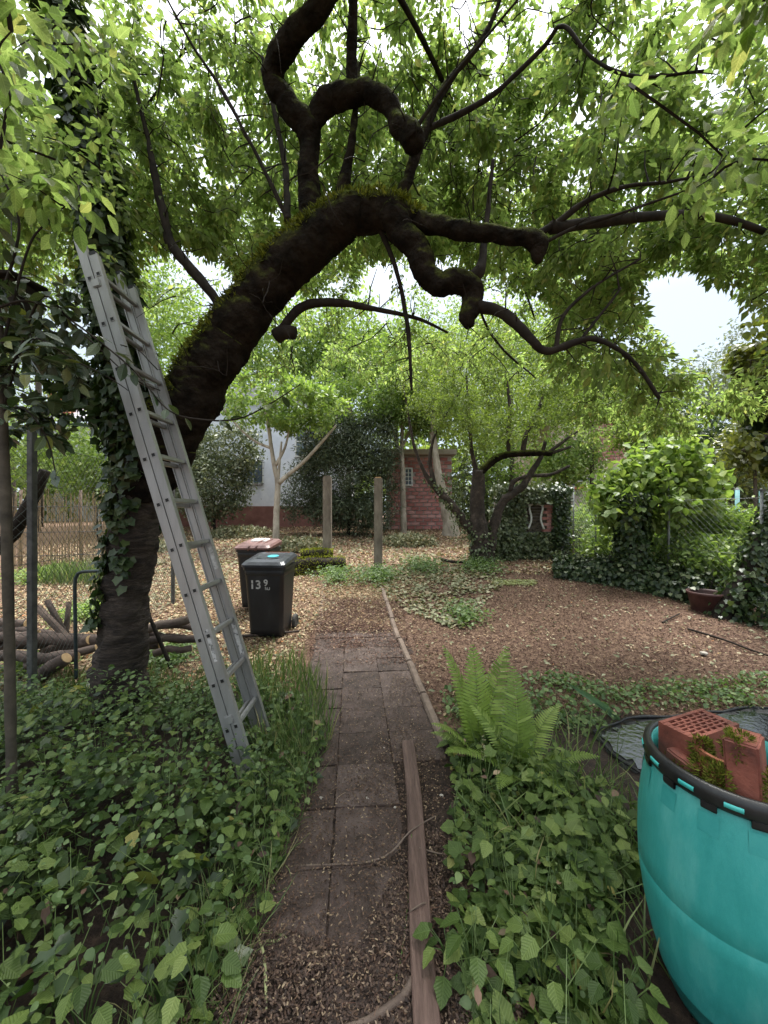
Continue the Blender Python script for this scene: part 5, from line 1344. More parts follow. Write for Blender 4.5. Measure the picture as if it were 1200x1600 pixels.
# ================================================================== generic tree / shrub builders for the background
def shrub(name, label, cat, base, blobs, n, size, lm, tmpl=T_RH, stem=True, droop=.3, group=None, singles=0, stemmat='twig', up=.7, clump=.16, per=26):
    e = empty(name, base, label, cat, group)
    cl, wts = [], np.array([b[1][0] * b[1][1] * b[1][2] for b in blobs]); wts = wts / wts.sum()
    ncl = max(6, n // per)
    for (c, r_), w_ in zip(blobs, wts): cl.append(ellipsoid_pts(c, r_, max(4, int(ncl * w_)), .4))
    cl = np.vstack(cl)
    if stem:
        mb = MB()
        nd = [tuple(Vector(base) + Vector((0, 0, h_ * k / 8))) for h_ in (max(.3, (blobs[0][0][2] - base[2]) * .8),) for k in range(9)]
        hh = nd[-1][2] - base[2]
        st = MB().tube([Vector(q_) for q_ in nd], [.03 + .035 * hh * (1 - k / 10) * .5 for k in range(9)], 8, True, .15).build('stem', M[stemmat], e, smooth=True)
        sub = cl[rng.permutation(len(cl))[:80]]
        grow(nd, sub, mb, .004, .009, .12, .05, 3, 6)
        mb.build('branches', M[stemmat], e, kind='stuff')
    k = rng.integers(0, len(cl), n)
    pos = cl[k] + rng.normal(size=(n, 3)) * clump
    zmin = gz(pos[:, 0], pos[:, 1]) + .03
    pos[:, 2] = np.maximum(pos[:, 2], zmin)
    fw = nrm(rdir(n) + np.array([[0, 0, -droop]])); uu = nrm(rdir(n) * .8 + np.array([[0, 0, up]]))
    sz = rng.uniform(size[0], size[1], n)
    if singles:
        px, py = proj(pos); sc = np.where((px > 0) & (px < 1200), sz, 0) - .004 * pos[:, 1]
        # outermost leaves on the near side
        near = np.argsort(pos[:, 1] - sz * 6)[:singles]
        m_ = np.ones(n, bool); m_[near] = False
        cr_ = leaves('crown', tmpl, pos[m_], fw[m_], uu[m_], sz[m_], lm, e, 'stuff')
        for i in near: single_leaf(tmpl, lm, name + '_leaf', pos[i], fw[i], uu[i], sz[i], cr_)
    else:
        leaves('crown', tmpl, pos, fw, uu, sz, lm, e, 'stuff')
    return e
def bl(px, py, d, rx, ry, rz):
    p = P(px, py, d); return ((p.x, p.y, p.z), (rx * d / F, ry, rz * d / F))
def gb(px, d):
    x = P(px, 0, d).x; return Vector((x, d, float(gz(x, d))))

# evergreen shrub before the white house
shrub('laurel_shrub', 'large grey-green evergreen shrub in front of the white house', 'shrub', gb(335, 14.2), [bl(330, 760, 14.2, 58, 1.2, 56), bl(372, 700, 14.2, 34, 1.0, 40), bl(300, 700, 14.4, 40, 1.0, 50)], 15000, (.08, .16), LM['olive'], T_RH)
# dark yew
yb = gb(545, 14.0)
shrub('yew_tree', 'broad dark yew between the white-barked sapling and the brick outbuilding', 'tree', yb, [bl(545, 745, 14.0, 78, 1.3, 75), bl(520, 690, 14.2, 55, 1.2, 50), bl(580, 700, 14.1, 45, 1.2, 60), bl(548, 800, 13.9, 72, 1.2, 30), bl(470, 770, 14.3, 28, 1.0, 50)], 42000, (.09, .19), LM['yew'], T_NARROW, True, .3, None, 0, 'twig', .5, .13, 40)
# white-barked sapling with light leaves
D = 12.0
sb = gb(432, D)
sap = empty('walnut_sapling', sb, 'slender pale-barked young tree forking above the bins', 'tree')
SN = []
for i_, wl in enumerate(([(431, 850, D, 12), (432, 800, D, 9.5), (434, 755, D, 9), (430, 735, D, 8), (424, 700, D, 6), (420, 670, D, 6), (412, 630, D, 4)],
           [(435, 755, D, 9), (450, 742, D, 7), (474, 722, D, 6), (500, 694, D, 5), (525, 665, D, 3)],
           [(430, 728, D, 6), (445, 700, D, 4), (452, 670, D, 3)],
           [(423, 700, D, 5), (400, 690, D, 4), (375, 670, D, 3), (350, 640, D, 2)],
           [(434, 752, D, 6), (437, 720, D, 4), (440, 690, D, 3)])):
    limb_obj('trunk' if i_ == 0 else 'branch', wl, M['pale_bark'], sap, 10, .08, .12, SN)
q = np.vstack([ellipsoid_pts(P(430, 630, D), (2.0, 1.4, .9), 150, .3), ellipsoid_pts(P(480, 640, D), (1.6, 1.2, .8), 80, .3)])
mb = MB(); TS = grow(SN, q, mb, .004, .005, .1, .03, 4, 2.5); mb.build('twigs', M['pale_bark'], sap, kind='stuff')
lp_, lf_, lu_, ls_ = twig_leaves(TS, 34, (.09, .17), .35, .1, .2, .06)
leaves('crown', T_RH, lp_, lf_, lu_, ls_, LM['bright'], sap, 'stuff')
# second slim trunk by the brick outbuilding
sb = gb(630, 14.5)
s2 = empty('slim_tree', sb, 'slim spotted trunk of a young tree before the brick outbuilding', 'tree')
S2 = []
for i_, wl in enumerate(([(631, 850, 14.5, 11), (630, 790, 14.5, 9), (629, 745, 14.5, 8), (628, 690, 14.5, 6), (630, 620, 14.5, 5), (634, 560, 14.5, 3)], [(629, 720, 14.5, 5), (610, 660, 14.5, 4), (590, 600, 14.5, 3)], [(628, 700, 14.5, 5), (650, 650, 14.5, 4), (670, 590, 14.5, 3)])):
    limb_obj('trunk' if i_ == 0 else 'branch', wl, M['pale_bark'], s2, 10, .1, .15, S2)
q = np.vstack([ellipsoid_pts(P(600, 600, 14.5), (3.0, 1.6, 1.9), 240, .25), ellipsoid_pts(P(660, 640, 14.5), (1.9, 1.4, 1.2), 110, .25)])
mb = MB(); TS = grow(S2, q, mb, .004, .005, .1, .03, 4, 4); mb.build('twigs', M['twig'], s2, kind='stuff')
lp_, lf_, lu_, ls_ = twig_leaves(TS, 60, (.09, .16), .3, .12, .15, .1)
leaves('crown', T_RH, lp_, lf_, lu_, ls_, LM['bright'], s2, 'stuff')
# pale leaning trunk with climber by the outbuilding
lb_ = gb(702, 14.0)
s3 = empty('leaning_tree', lb_, 'pale leaning trunk wrapped in climbers right of the brick outbuilding', 'tree')
S3 = []
limb_obj('trunk', [(706, 850, 14, 32), (702, 815, 14, 22), (694, 780, 14, 16), (685, 740, 14, 12), (680, 705, 14, 10), (676, 660, 14, 11), (684, 600, 14, 7)], M['pale_bark'], s3, 14, .2, .12, S3)
pts_, rad_ = pathpx([(712, 850, 13.9, 60), (704, 815, 13.9, 44), (696, 780, 13.9, 32), (690, 740, 13.9, 22)], .08)
a1, n1, _ = on_path(pts_, rad_, 1800, .35); ok = (n1[:, 0] > -.2)
ivy_leaves('ivy', a1[ok], n1[ok], LM['ivy_pale'], s3, (.06, .11), tmpl=T_RH)
q = ellipsoid_pts(P(700, 610, 14), (2.6, 1.5, 1.6), 170, .25)
mb = MB(); TS = grow(S3, q, mb, .005, .006, .1, .03, 4, 4); mb.build('twigs', M['twig'], s3, kind='stuff')
lp_, lf_, lu_, ls_ = twig_leaves(TS, 60, (.08, .15), .3, .12, .15, .1)
leaves('crown', T_RH, lp_, lf_, lu_, ls_, LM['apple'], s3, 'stuff')

# ivy-clad garden masonry with a white ornamental frame
D = 9.6
ic = gb(828, D)
pil = empty('ivy_masonry', (ic.x, D + .4, ic.z), 'ivy-smothered old brick pier with a white waisted frame set in it', 'masonry')
zt = P(0, 768, D).z
xa, xb = P(786, 0, D).x, P(880, 0, D).x
MB().box(((xa + xb) / 2, D + .42, (ic.z - .1 + zt) / 2), (xb - xa, .8, zt - ic.z + .1)).build('core', M['mortar'], pil)
fp = P(836, 808, D)
me = MB().box((0, 0, 0), (.225, .06, .062)).mesh('brick'); me.materials.append(M['wallbrick'])
me_g = MB().box((0, 0, 0), (.225, .06, .062)).mesh('brick'); me_g.materials.append(M['grey_bark'])
for j in range(10):
    for i in range(4):
        o = bpy.data.objects.new('brick', me if i > 1 else me_g); COL.objects.link(o); o.parent = pil; o.matrix_parent_inverse = Matrix.Translation(pil.location).inverted()
        o.location = (fp.x - .2 + (i + (.5 if j % 2 else 0)) * .24, D + .005 + random.uniform(-.004, .004), fp.z - .33 + j * .075)
for sgn in (-1, 1):
    hts = [(-.30, .2), (-.22, .165), (-.1, .125), (0, .12), (.1, .14), (.2, .165), (.27, .16)]
    pts, rad = spline([(Vector((fp.x + sgn * u_, D - .06, fp.z + h_)), .026) for h_, u_ in hts], .04)
    MB().tube(pts, rad, 8).build('frame_side', M['frame_white'], pil, smooth=True)
MB().tube([(fp.x - .18, D - .06, fp.z + .28), (fp.x - .08, D - .06, fp.z + .33), (fp.x + .08, D - .06, fp.z + .33), (fp.x + .18, D - .06, fp.z + .28)], [.03] * 4, 8).build('frame_head', M['frame_white'], pil, smooth=True)
n_ = 9000
q = np.column_stack([rng.uniform(xa - .18, xb + .12, n_), np.where(rng.random(n_) < .72, D - .12 + rng.normal(0, .06, n_), rng.uniform(D - .1, D + .9, n_)), rng.uniform(ic.z, zt + .1, n_)])
top = rng.random(n_) < .15
q[top, 2] = zt + rng.normal(.06, .08, top.sum()); q[top, 1] = rng.uniform(D - .1, D + .8, top.sum())
hole = (np.abs(q[:, 0] - fp.x - .06) < .34) & (np.abs(q[:, 2] - fp.z) < .36) & (q[:, 1] < D + .1)
q = q[~hole]
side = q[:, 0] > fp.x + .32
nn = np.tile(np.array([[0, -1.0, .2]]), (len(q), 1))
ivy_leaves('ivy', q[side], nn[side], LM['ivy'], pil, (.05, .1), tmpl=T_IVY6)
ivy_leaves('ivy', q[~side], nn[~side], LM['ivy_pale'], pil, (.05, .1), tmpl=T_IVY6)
q2 = ellipsoid_pts(P(788, 850, D - .1), (.42, .35, .75), 1500, .5)
q2 = q2[~((np.abs(q2[:, 0] - fp.x - .06) < .34) & (q2[:, 2] > fp.z - .4))]
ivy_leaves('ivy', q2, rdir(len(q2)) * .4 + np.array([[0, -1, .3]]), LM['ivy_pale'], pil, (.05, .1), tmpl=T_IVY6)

# bright green shrub over the fence, ivy post beneath
shrub('elder_shrub', 'bright green broad-leaved shrub arching over the chain-link fence', 'shrub', gb(1000, 7.6),
      [bl(1010, 775, 7.6, 70, .8, 60), bl(1060, 760, 7.8, 55, .8, 55), bl(965, 785, 7.4, 34, .6, 38), bl(1040, 715, 7.8, 50, .7, 30)], 5200, (.09, .18), LM['bright'], T_BROAD, True, .75, None, 150, 'grey_bark', 1.1, .12, 10)
ip_ = gb(985, 7.2)
pv = empty('ivy_post', ip_, 'fence post thickly wrapped in dark ivy under the bright green shrub', 'post')
pts, rad = spline([(Vector((ip_.x, 7.2, ip_.z - .1)), .16), (Vector((ip_.x + .03, 7.2, ip_.z + .8)), .2), (Vector((ip_.x, 7.2, P(0, 770, 7.2).z)), .24)], .1)
MB().tube(pts, [.07] * len(pts), 10).build('post', M['twig'], pv)
a1, n1, _ = on_path(pts, rad, 2600, .1)
ivy_leaves('ivy', a1, n1, LM['ivy'], pv, (.05, .1), tmpl=T_IVY6)
# chain-link fence on the right with thin posts
rf_ = empty('wire_fence', gb(930, 8.6), 'galvanised chain-link fence running along the right side of the mulch', 'fence')
FP = [gb(896, 9.9), gb(931, 8.9), gb(1045, 7.0), gb(1190, 5.6)]
mb = MB()
for k, q in enumerate(FP):
    hgt = 1.85
    po = MB().tube([(q.x, q.y, q.z - .1), (q.x, q.y, q.z + hgt)], [.02, .02], 8).build('post', M['wire'], rf_, smooth=True)
    MB().box((q.x, q.y, q.z + hgt + .012), (.06, .06, .024)).build('post_cap', M['steel'], po)
    if k:
        a_ = FP[k - 1]
        chainlink(mb, (a_.x, a_.y, 0), (q.x, q.y, 0), min(a_.z, q.z) + .05, min(a_.z, q.z) + 1.75, .1, .0014)
mb.build('wire_mesh', M['wire'], rf_, kind='stuff')
for (px_, d_, top_, lb) in ((1152, 9.5, 765, 'pale teal metal post in the lush garden beyond the fence'), (1189, 11, 766, 'pale teal metal post at the right edge, further back')):
    q = gb(px_, d_)
    e = empty('teal_post', q, lb, 'post', 'teal posts beyond the fence')
    MB().tube([q, (q.x, q.y, P(0, top_, d_).z)], [.045, .045], 10).build('shaft', M['tealpost'], e, smooth=True)
    MB().tube([(q.x, q.y, P(0, top_, d_).z), (q.x, q.y, P(0, top_, d_).z + .05)], [.05, .02], 10).build('cap', M['wire'], e)
# dark ivy hedge at the fence foot
hp = [G(862, 905), G(930, 912), G(1000, 925), G(1060, 938), G(1115, 952)]
hed = empty('ivy_hedge', hp[2], 'low dark ivy bank along the foot of the chain-link fence', 'hedge')
pts, rad = spline([(p_ + Vector((.2, .35, .12)), r_) for p_, r_ in zip(hp, (.14, .2, .22, .22, .2))], .1)
a1, n1, _ = on_path(pts, rad, 7500, .22)
ivy_leaves('ivy', a1, n1 + np.array([[0, -.2, .3]]), LM['ivy'], hed, (.05, .1), tmpl=T_IVY6)
a1, n1, _ = on_path(pts, [r_ * 1.1 for r_ in rad], 900, .3)
ivy_leaves('ivy', a1, n1 + np.array([[0, -.2, .3]]), LM['ivy_pale'], hed, (.05, .09), tmpl=T_IVY6)
mb = MB()
for k in range(60):
    q = pts[random.randrange(len(pts))] + Vector((random.uniform(-.3, .3), random.uniform(-.3, .2), random.uniform(-.1, .1)))
    mb.tube([q, q + Vector((random.uniform(-.3, .3), random.uniform(-.2, .2), random.uniform(.1, .4))), q + Vector((random.uniform(-.6, .6), random.uniform(-.3, .3), random.uniform(.2, .7)))], [.006, .005, .003], 5, False)
mb.build('stems', M['twig'], hed, kind='stuff')
# lush garden beyond the fence
for k, (px_, py_, d_, rx, ry, rz, n_, lm_, lb) in enumerate((
    (915, 835, 10.6, 44, .8, 46, 6500, 'bright', 'light green thicket behind the fence next to the ivy pier'),
    (1085, 835, 8.6, 64, .9, 52, 7500, 'bright', 'light green thicket beyond the fence under the elder'),
    (1150, 850, 7.3, 48, .8, 50, 5200, 'bright', 'leafy light green bush before the leaning ivy trunk'),
    (1110, 880, 6.7, 46, .5, 34, 3600, 'bright', 'light green nettles close behind the fence before the ivy trunk'),
    (950, 860, 9.0, 36, .6, 36, 3600, 'bright', 'light green bush just left of the ivy post'),
    (1030, 870, 8.6, 40, .7, 34, 2600, 'cover2', 'mid green bush at the fence beside the ivy post'))):
    shrub('thicket_bush', lb, 'bush', gb(px_, d_), [bl(px_, py_, d_, rx, ry, rz)], n_, (.06, .13), LM[lm_], T_RH, True, .3, 'bushes beyond the fence', 0, 'twig', .8, .12, 16)
# leaning ivy trunk at the right edge
D = 5.6
iv = G(1130, 975)
it = empty('ivy_tree', (P(1150, 0, D).x, D, float(gz(5, D))), 'leaning trunk and hanging golden-green ivy mass at the right edge', 'tree')
IT = []
_, tp2, tr2 = limb_obj('trunk', [(1120, 985, D, 50), (1150, 930, D, 42), (1178, 880, D, 38), (1205, 825, D, 36), (1240, 740, D, 34), (1260, 640, D, 30), (1255, 540, D, 26), (1240, 440, D, 20)], M['twig'], it, 14, .15, .08, IT)
limb_obj('branch', [(1255, 660, D, 20), (1215, 670, D, 14), (1185, 690, D - .1, 10), (1160, 705, D - .2, 6)], M['grey_bark'], it, 10, .15, .08, IT)
limb_obj('branch', [(1255, 560, D, 18), (1215, 540, D - .2, 12), (1180, 540, D - .4, 8)], M['grey_bark'], it, 10, .15, .08, IT)
a1, n1, _ = on_path(tp2, tr2, 3600, .12); ok = rng.random(len(a1)) < np.where(a1[:, 0] > P(1165, 0, D).x, 1, .45)
ivy_leaves('ivy', a1[ok], n1[ok], LM['ivy'], it, (.05, .1))
blobs_ = []
for k in range(34):
    cpx, cpy = random.uniform(1150, 1290), random.uniform(470, 720)
    if cpx < 1180 and cpy < 520: continue
    blobs_.append(ellipsoid_pts(P(cpx, cpy, D + random.uniform(-.6, .5)), (random.uniform(.12, .26), random.uniform(.12, .25), random.uniform(.14, .3)), random.randint(110, 240), .3))
q = np.vstack(blobs_)
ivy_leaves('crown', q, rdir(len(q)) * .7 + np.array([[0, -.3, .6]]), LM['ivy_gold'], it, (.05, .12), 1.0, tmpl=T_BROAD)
mb = MB(); TI = grow(IT, [tuple(b_[0]) for b_ in blobs_] + [tuple(b_[1] + rng.normal(size=3) * .15) for b_ in blobs_], mb, .004, .007, .12, .03, 5, 3); mb.build('twigs', M['twig'], it, kind='stuff')
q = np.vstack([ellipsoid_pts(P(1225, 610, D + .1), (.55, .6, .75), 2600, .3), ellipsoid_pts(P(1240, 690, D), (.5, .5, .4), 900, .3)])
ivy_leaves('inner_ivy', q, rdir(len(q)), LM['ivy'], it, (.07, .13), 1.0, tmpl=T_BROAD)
q = ellipsoid_pts(P(1185, 960, D - .1), (.45, .5, .5), 1500, .4)
ivy_leaves('ivy', q, rdir(len(q)) + np.array([[0, -.5, .4]]), LM['ivy'], it, (.05, .09))

# ================================================================== background belt of trees and hedges
BG = [
 (885, 715, 14.0, 44, 1.0, 40, 5000, 'bright', 'light green bush before the pale render of the far house'),
 (1010, 665, 14.5, 52, 1.0, 34, 5000, 'apple', 'mid green crown covering the far house corner'),
 (455, 530, 20.0, 80, 1.5, 70, 8000, 'bright', 'airy light green tree crown before the white house wall'),
 (545, 540, 19.5, 75, 1.6, 70, 8000, 'bright', 'airy yellow-green tree crown over the yew'),
 (350, 560, 19.0, 60, 1.4, 70, 7000, 'bright', 'yellow-green tree crown above the evergreen shrub'),
 (680, 520, 19.0, 80, 1.8, 60, 8000, 'bright', 'airy light green crown high behind the old apple'),
 (800, 530, 17.0, 70, 1.8, 60, 7000, 'bright', 'light green crown high at the right of the old apple'),
 (240, 470, 16.0, 70, 1.8, 80, 8000, 'bright', 'tall light green crown left of the mossy limb'),
 (60, 380, 17.0, 90, 1.8, 110, 8000, 'bright', 'tall light green crown at the upper left edge'),
 (925, 615, 13.5, 62, 1.3, 42, 6500, 'apple', 'leafy green tree in front of the far brick house roof'),
 (60, 690, 15, 60, 1.6, 70, 5000, 'bright', 'light green tree beyond the reed screen at the far left'),
 (150, 720, 13.5, 46, 1.2, 62, 5200, 'bright', 'light green shrub between reed screen and ivy trunk'),
 (250, 700, 15.5, 60, 1.3, 80, 6500, 'apple', 'mid green tree left of the evergreen shrub'),
 (20, 560, 19, 100, 2.0, 90, 5000, 'apple', 'tall mid green tree far left behind the fence'),
 (285, 560, 20, 90, 2.0, 90, 6000, 'bright', 'tall pale green tree behind the cherry limb'),
 (620, 590, 21, 110, 2.5, 100, 9000, 'bright', 'tall light green tree rising behind the yew'),
 (760, 620, 20, 110, 2.5, 100, 9000, 'apple', 'tall green tree behind the old apple'),
 (880, 610, 22, 90, 2.5, 70, 6500, 'apple', 'green tree behind the far brick house gable'),
 (735, 770, 17.5, 60, 1.2, 60, 6000, 'ivy_pale', 'climber-covered thicket behind the old apple trunk'),
 (800, 740, 17, 50, 1.2, 60, 5000, 'bright', 'light green bush between the apple limbs'),
 (1090, 680, 21, 70, 2.0, 50, 6500, 'ivy', 'dark green tree right of the far brick house'),
 (1150, 740, 14.5, 90, 1.0, 62, 9000, 'ivy_pale', 'tall ivy-covered wall of green behind the teal posts'),
 (1110, 600, 26, 70, 2.0, 50, 5000, 'grey', 'hazy grey-green tree under the open sky at right'),
 (1145, 560, 27, 26, 1.5, 50, 1400, 'grey', 'thin feathery grey tree top in the open sky at right'),
 (1180, 690, 12, 40, 1.0, 50, 3000, 'ivy_gold', 'yellowish leafy bush behind the hanging ivy'),
 (950, 770, 15, 40, .8, 40, 2500, 'bright', 'light green vine before the grey annex wall'),
]
for (px_, py_, d_, rx, ry, rz, n_, lm_, lb) in BG:
    big_ = d_ > 19
    shrub('background_tree' if d_ > 14 and py_ < 730 else 'background_shrub', lb, 'tree' if d_ > 14 and py_ < 730 else 'shrub', gb(px_, d_), [bl(px_, py_, d_, rx, ry, rz), bl(px_ + rx * .4, py_ + rz * .35, d_, rx * .7, ry, rz * .7), bl(px_ - rx * .35, py_ + rz * .4, d_ + .3, rx * .7, ry, rz * .7)],
          int(n_ * .75), (.11, .2) if not big_ else (.16, .3), LM[lm_], T_RH, True, .3, 'background trees and shrubs', 0, 'grey_bark', .6, .22 if not big_ else .35, 22)
# a distant wood closes the view all round
n_ = 26000
ang = rng.uniform(-2.2, 2.2, n_)
rr = rng.uniform(29, 36, n_)
hh = 1.0 + (rng.random(n_) ** .8) * (5.0 + 2.2 * np.sin(ang * 9) + 1.4 * np.sin(ang * 23 + 1))
q = np.column_stack([np.sin(ang) * rr, np.cos(ang) * rr, hh])
tag(leaves('distant_wood', T_RH, q, rdir(n_), nrm(rdir(n_) + np.array([[0, -.5, .6]])), rng.uniform(.4, .9, n_), LM['apple'], None, 'stuff'), 'far mass of green trees closing the view behind the houses', 'wood')

# ================================================================== left foreground evergreen shrub
es = empty('evergreen_shrub', (P(18, 0, 2.05).x, 2.05, 0), 'foreground evergreen shrub with a straight pole-like stem and large dark glossy leaves at left', 'shrub')
EN = []
def eb(name, ctrl, mt, s_=8): return limb_obj(name, ctrl, mt, es, s_, .1, .04, EN)
eb('stem', [(20, 1270, 2.05, 24), (17, 1150, 2.05, 21), (14, 980, 2.05, 21), (10, 820, 2.05, 20), (4, 660, 2.05, 19), (2, 560, 2.05, 18), (-6, 470, 2.05, 16)], M['grey_bark'], 12)
ctrls = [
 [(5, 640, 2.05, 6), (60, 470, 1.95, 5), (110, 500, 1.9, 4.5), (170, 545, 1.85, 4), (215, 585, 1.8, 3.6), (262, 640, 1.78, 3.2), (310, 655, 1.75, 3), (370, 655, 1.75, 2.6), (420, 632, 1.75, 2.2), (470, 600, 1.75, 1.6)],
 [(0, 480, 2.0, 6), (40, 470, 1.95, 5), (90, 488, 1.95, 4), (150, 540, 1.9, 3.4), (205, 590, 1.9, 2.6), (250, 610, 1.9, 1.8)],
 [(0, 600, 2.0, 6), (50, 530, 1.9, 4), (110, 560, 1.9, 3), (170, 590, 1.9, 2.2), (200, 610, 1.9, 1.6)],
 [(0, 560, 2.05, 7), (40, 400, 2.0, 5), (70, 350, 2.0, 4), (130, 300, 2.0, 2.5)],
 [(5, 640, 2.05, 6), (40, 640, 1.9, 4), (75, 690, 1.85, 3), (90, 760, 1.85, 2)],
 [(0, 470, 2.05, 8), (30, 350, 2.05, 6), (-10, 250, 2.0, 4)],
]
for c in ctrls: eb('branch', c, M['twig'], 6)
# large leaves, each its own
LV = []
for c, n_, lo in ((ctrls[0], 34, .2), (ctrls[1], 16, .1), (ctrls[2], 16, .1), (ctrls[3], 16, .2), (ctrls[4], 14, .1), (ctrls[5], 10, .2)):
    pts, _ = pathpx(c, .03)
    for k in range(n_):
        i = int((lo + (1 - lo) * random.random()) * (len(pts) - 2))
        t = (pts[i + 1] - pts[i]).normalized()
        o = Vector(rdir(1)[0])
        f = (t * .7 + o * .9 + Vector((0, 0, -.3))).normalized()
        LV.append((pts[i] + o * .006, f, (Vector((0, 0, 1)) + Vector(rdir(1)[0]) * .7), random.uniform(.055, .1)))
# the bunch of big leaves at the left edge
for k in range(46):
    c = P(random.choice((20, 40, 55, 30, 70, 90)) + random.uniform(-20, 20), random.choice((520, 550, 580, 640, 660)) + random.uniform(-25, 25), random.uniform(1.75, 2.0))
    o = Vector(rdir(1)[0])
    LV.append((c, Vector((o.x + .4, o.y * .6, o.z * .35)), Vector((0, -.3, 1)) + Vector(rdir(1)[0]) * .5, random.uniform(.07, .125)))
for p_, f, u_, s_ in LV: single_leaf(T_LAUREL, LM['laurel'], 'evergreen_leaf', p_, f, u_, s_, es)
mb = MB(); sh = [tuple(P(random.uniform(-60, 130), random.uniform(440, 700), random.uniform(1.9, 2.3))) for _ in range(70)]
TE = grow(EN, sh, mb, .002, .004, .1, .03, 4, 1.5); mb.build('twigs', M['twig'], es, kind='stuff')
lp_, lf_, lu_, ls_ = twig_leaves(TE, 9, (.05, .09), .3, .02, .2)
leaves('crown', T_OV, lp_, lf_, lu_, ls_, LM['laurel'], es, 'stuff')
# dark nesting box like block hung in the shrub
nb = P(18, 470, 2.5)
nbo = empty('dark_box', nb, 'dark weathered box hanging behind the evergreen leaves at the left edge', 'box')
MB().box(nb, (.24, .2, .2)).build('case', M['twig'], nbo, bevel=.01)
MB().box(nb + Vector((0, -.02, .115)), (.29, .27, .022), Matrix.Rotation(R(8), 3, 'X')).build('lid', M['twig'], nbo, bevel=.004)
MB().tube([nb + Vector((0, 0, .12)), nb + Vector((-.05, .05, .6))], [.004, .004], 5).build('hanger', M['steel'], nbo)

# ================================================================== leaf litter and mulch
def edge_ok(xy):
    """not on the pond, not in the thick beds"""
    return ~inpoly(xy, pl)
def litter(name, poly, n, size, lm, label, up=.35, tm=T_CHIP, lift=.006, clump=None):
    xy = sample_poly(poly, n)
    if clump: xy = clumpy(xy, clump, .08)
    xy = xy[edge_ok(xy)]
    k = len(xy)
    z = gz(xy[:, 0], xy[:, 1]) + lift + rng.random(k) * .012
    a = rng.random(k) * 2 * math.pi
    fwd = np.column_stack([np.cos(a), np.sin(a), rng.normal(0, .25, k)])
    o = leaves(name, tm, np.column_stack([xy, z]), fwd, nrm(np.array([[0, 0, 1.0]]) + rdir(k) * up), rng.uniform(size[0], size[1], k), lm, None, 'stuff')
    return tag(o, label, 'leaf litter')
mid = [(-3.6, 3.3), (-.95, 3.4), (-.95, 5.7), (.05, 6.0), (.3, 6.6), (1.0, 7.4), (3.0, 8.2), (-7.5, 8.2), (-5.0, 4.5)]
rgt = [(.35, 3.0), (4.8, 2.9), (7.5, 5.5), (7.5, 8.4), (1.0, 8.4), (.35, 5.5)]
litter('leaf_litter', mid, 42000, (.014, .045), LM['litter'], 'tan shredded leaf and bark litter spread over the open ground', .7)
litter('leaf_litter_far', [(-9, 8), (9, 8), (12, 17), (-12, 17)], 34000, (.04, .1), LM['litter'], 'pale leaf litter covering the rising ground behind the gate posts', .8)
litter('mulch', rgt, 70000, (.01, .032), LM['mulch'], 'red-brown shredded bark mulch right of the path', .6)
litter('path_litter', [(-.75, .6), (.5, .6), (.45, 2.6), (.3, 6.5), (-1.0, 6.5), (-.75, 3.5)], 34000, (.004, .015), LM['litter_dark'], 'damp wood crumbs scattered on the slabs', .4, lift=.02)
litter('path_edge_litter', [(-.62, .6), (.5, .6), (.42, 1.9), (.15, 1.9), (-.1, 1.4), (-.6, 1.5)], 26000, (.004, .017), LM['mulch2'], 'brown bark crumbs over the nearest slabs', .5, lift=.018)
litter('needle_litter', [(-.95, 5.0), (.3, 5.0), (.2, 7.8), (-1.2, 7.8)], 4500, (.02, .06), LM['litter'], 'fine straw and twig litter over the far slabs', .3, T_NARROW, .02)
for (y0_, y1_, n_, sz_) in ((3.9, 4.6, 1500, .03), (4.4, 5.4, 5500, .035), (5.0, 6.4, 9000, .04)):
    litter('blown_litter', [(-.95, y0_), (.35, y0_ + .1), (.3, y1_), (-1.0, y1_)], n_, (.01, sz_), LM['mulch'], 'blown bark litter thinning out over the slabs, patch %s' % {3.9: 'nearest the fern', 4.4: 'level with the bins', 5.0: 'furthest towards the posts'}[y0_], .5, T_CHIP, .022, 2.5)
litter('crumb_drift', [(-.6, 1.2), (.3, 1.2), (.35, 3.6), (.1, 3.8), (-.1, 2.4), (-.5, 2.2)], 12000, (.004, .014), LM['litter_dark'], 'dark crumbs drifted over the joints of the slabs', .4, T_CHIP, .022, 3.0)
litter('straw', [(-.7, .6), (.5, .6), (.4, 3.4), (-.6, 3.4)], 260, (.03, .08), LM['mulch'], 'short dry straws on the path', .3, T_BLADE, .022)
litter('tan_flecks', rgt, 3500, (.015, .04), LM['litter'], 'tan flecks among the red-brown mulch', .6, T_CHIP, .012, 1.2)
litter('mulch_leaves', rgt, 1500, (.03, .07), LM['cutgreen'], 'pale fallen leaves on the red-brown mulch', .5, T_RH, .015)
litter('dry_leaves', mid, 2600, (.04, .085), LM['litter'], 'larger dry leaves lying on the mulch', .5, T_RH, .015)
litter('green_cuttings', groundpoly([(560, 890), (740, 885), (790, 910), (720, 985), (640, 960), (600, 930)]), 5200, (.03, .08), LM['cutgreen'], 'wilting ivy cuttings strewn right of the kerb', .7, T_IVY, .02, 2.5)
litter('green_cuttings_left', groundpoly([(60, 870), (360, 870), (350, 985), (150, 1000), (60, 930)]), 6500, (.03, .075), LM['cutgreen'], 'wilting cuttings strewn behind the cherry trunk and bins', .7, T_RH, .02, 2.0)
litter('pale_leaves', mid, 5000, (.03, .075), LM['cutgreen'], 'pale yellow-green leaves scattered on the litter left of the path', .7, T_RH, .02, 1.3)
litter('pale_leaves_far', [(-7, 8), (6, 8), (8, 15), (-9, 15)], 9000, (.06, .14), LM['cutgreen'], 'pale yellow-green leaves scattered over the rising ground', .8, T_RH, .02, .8)
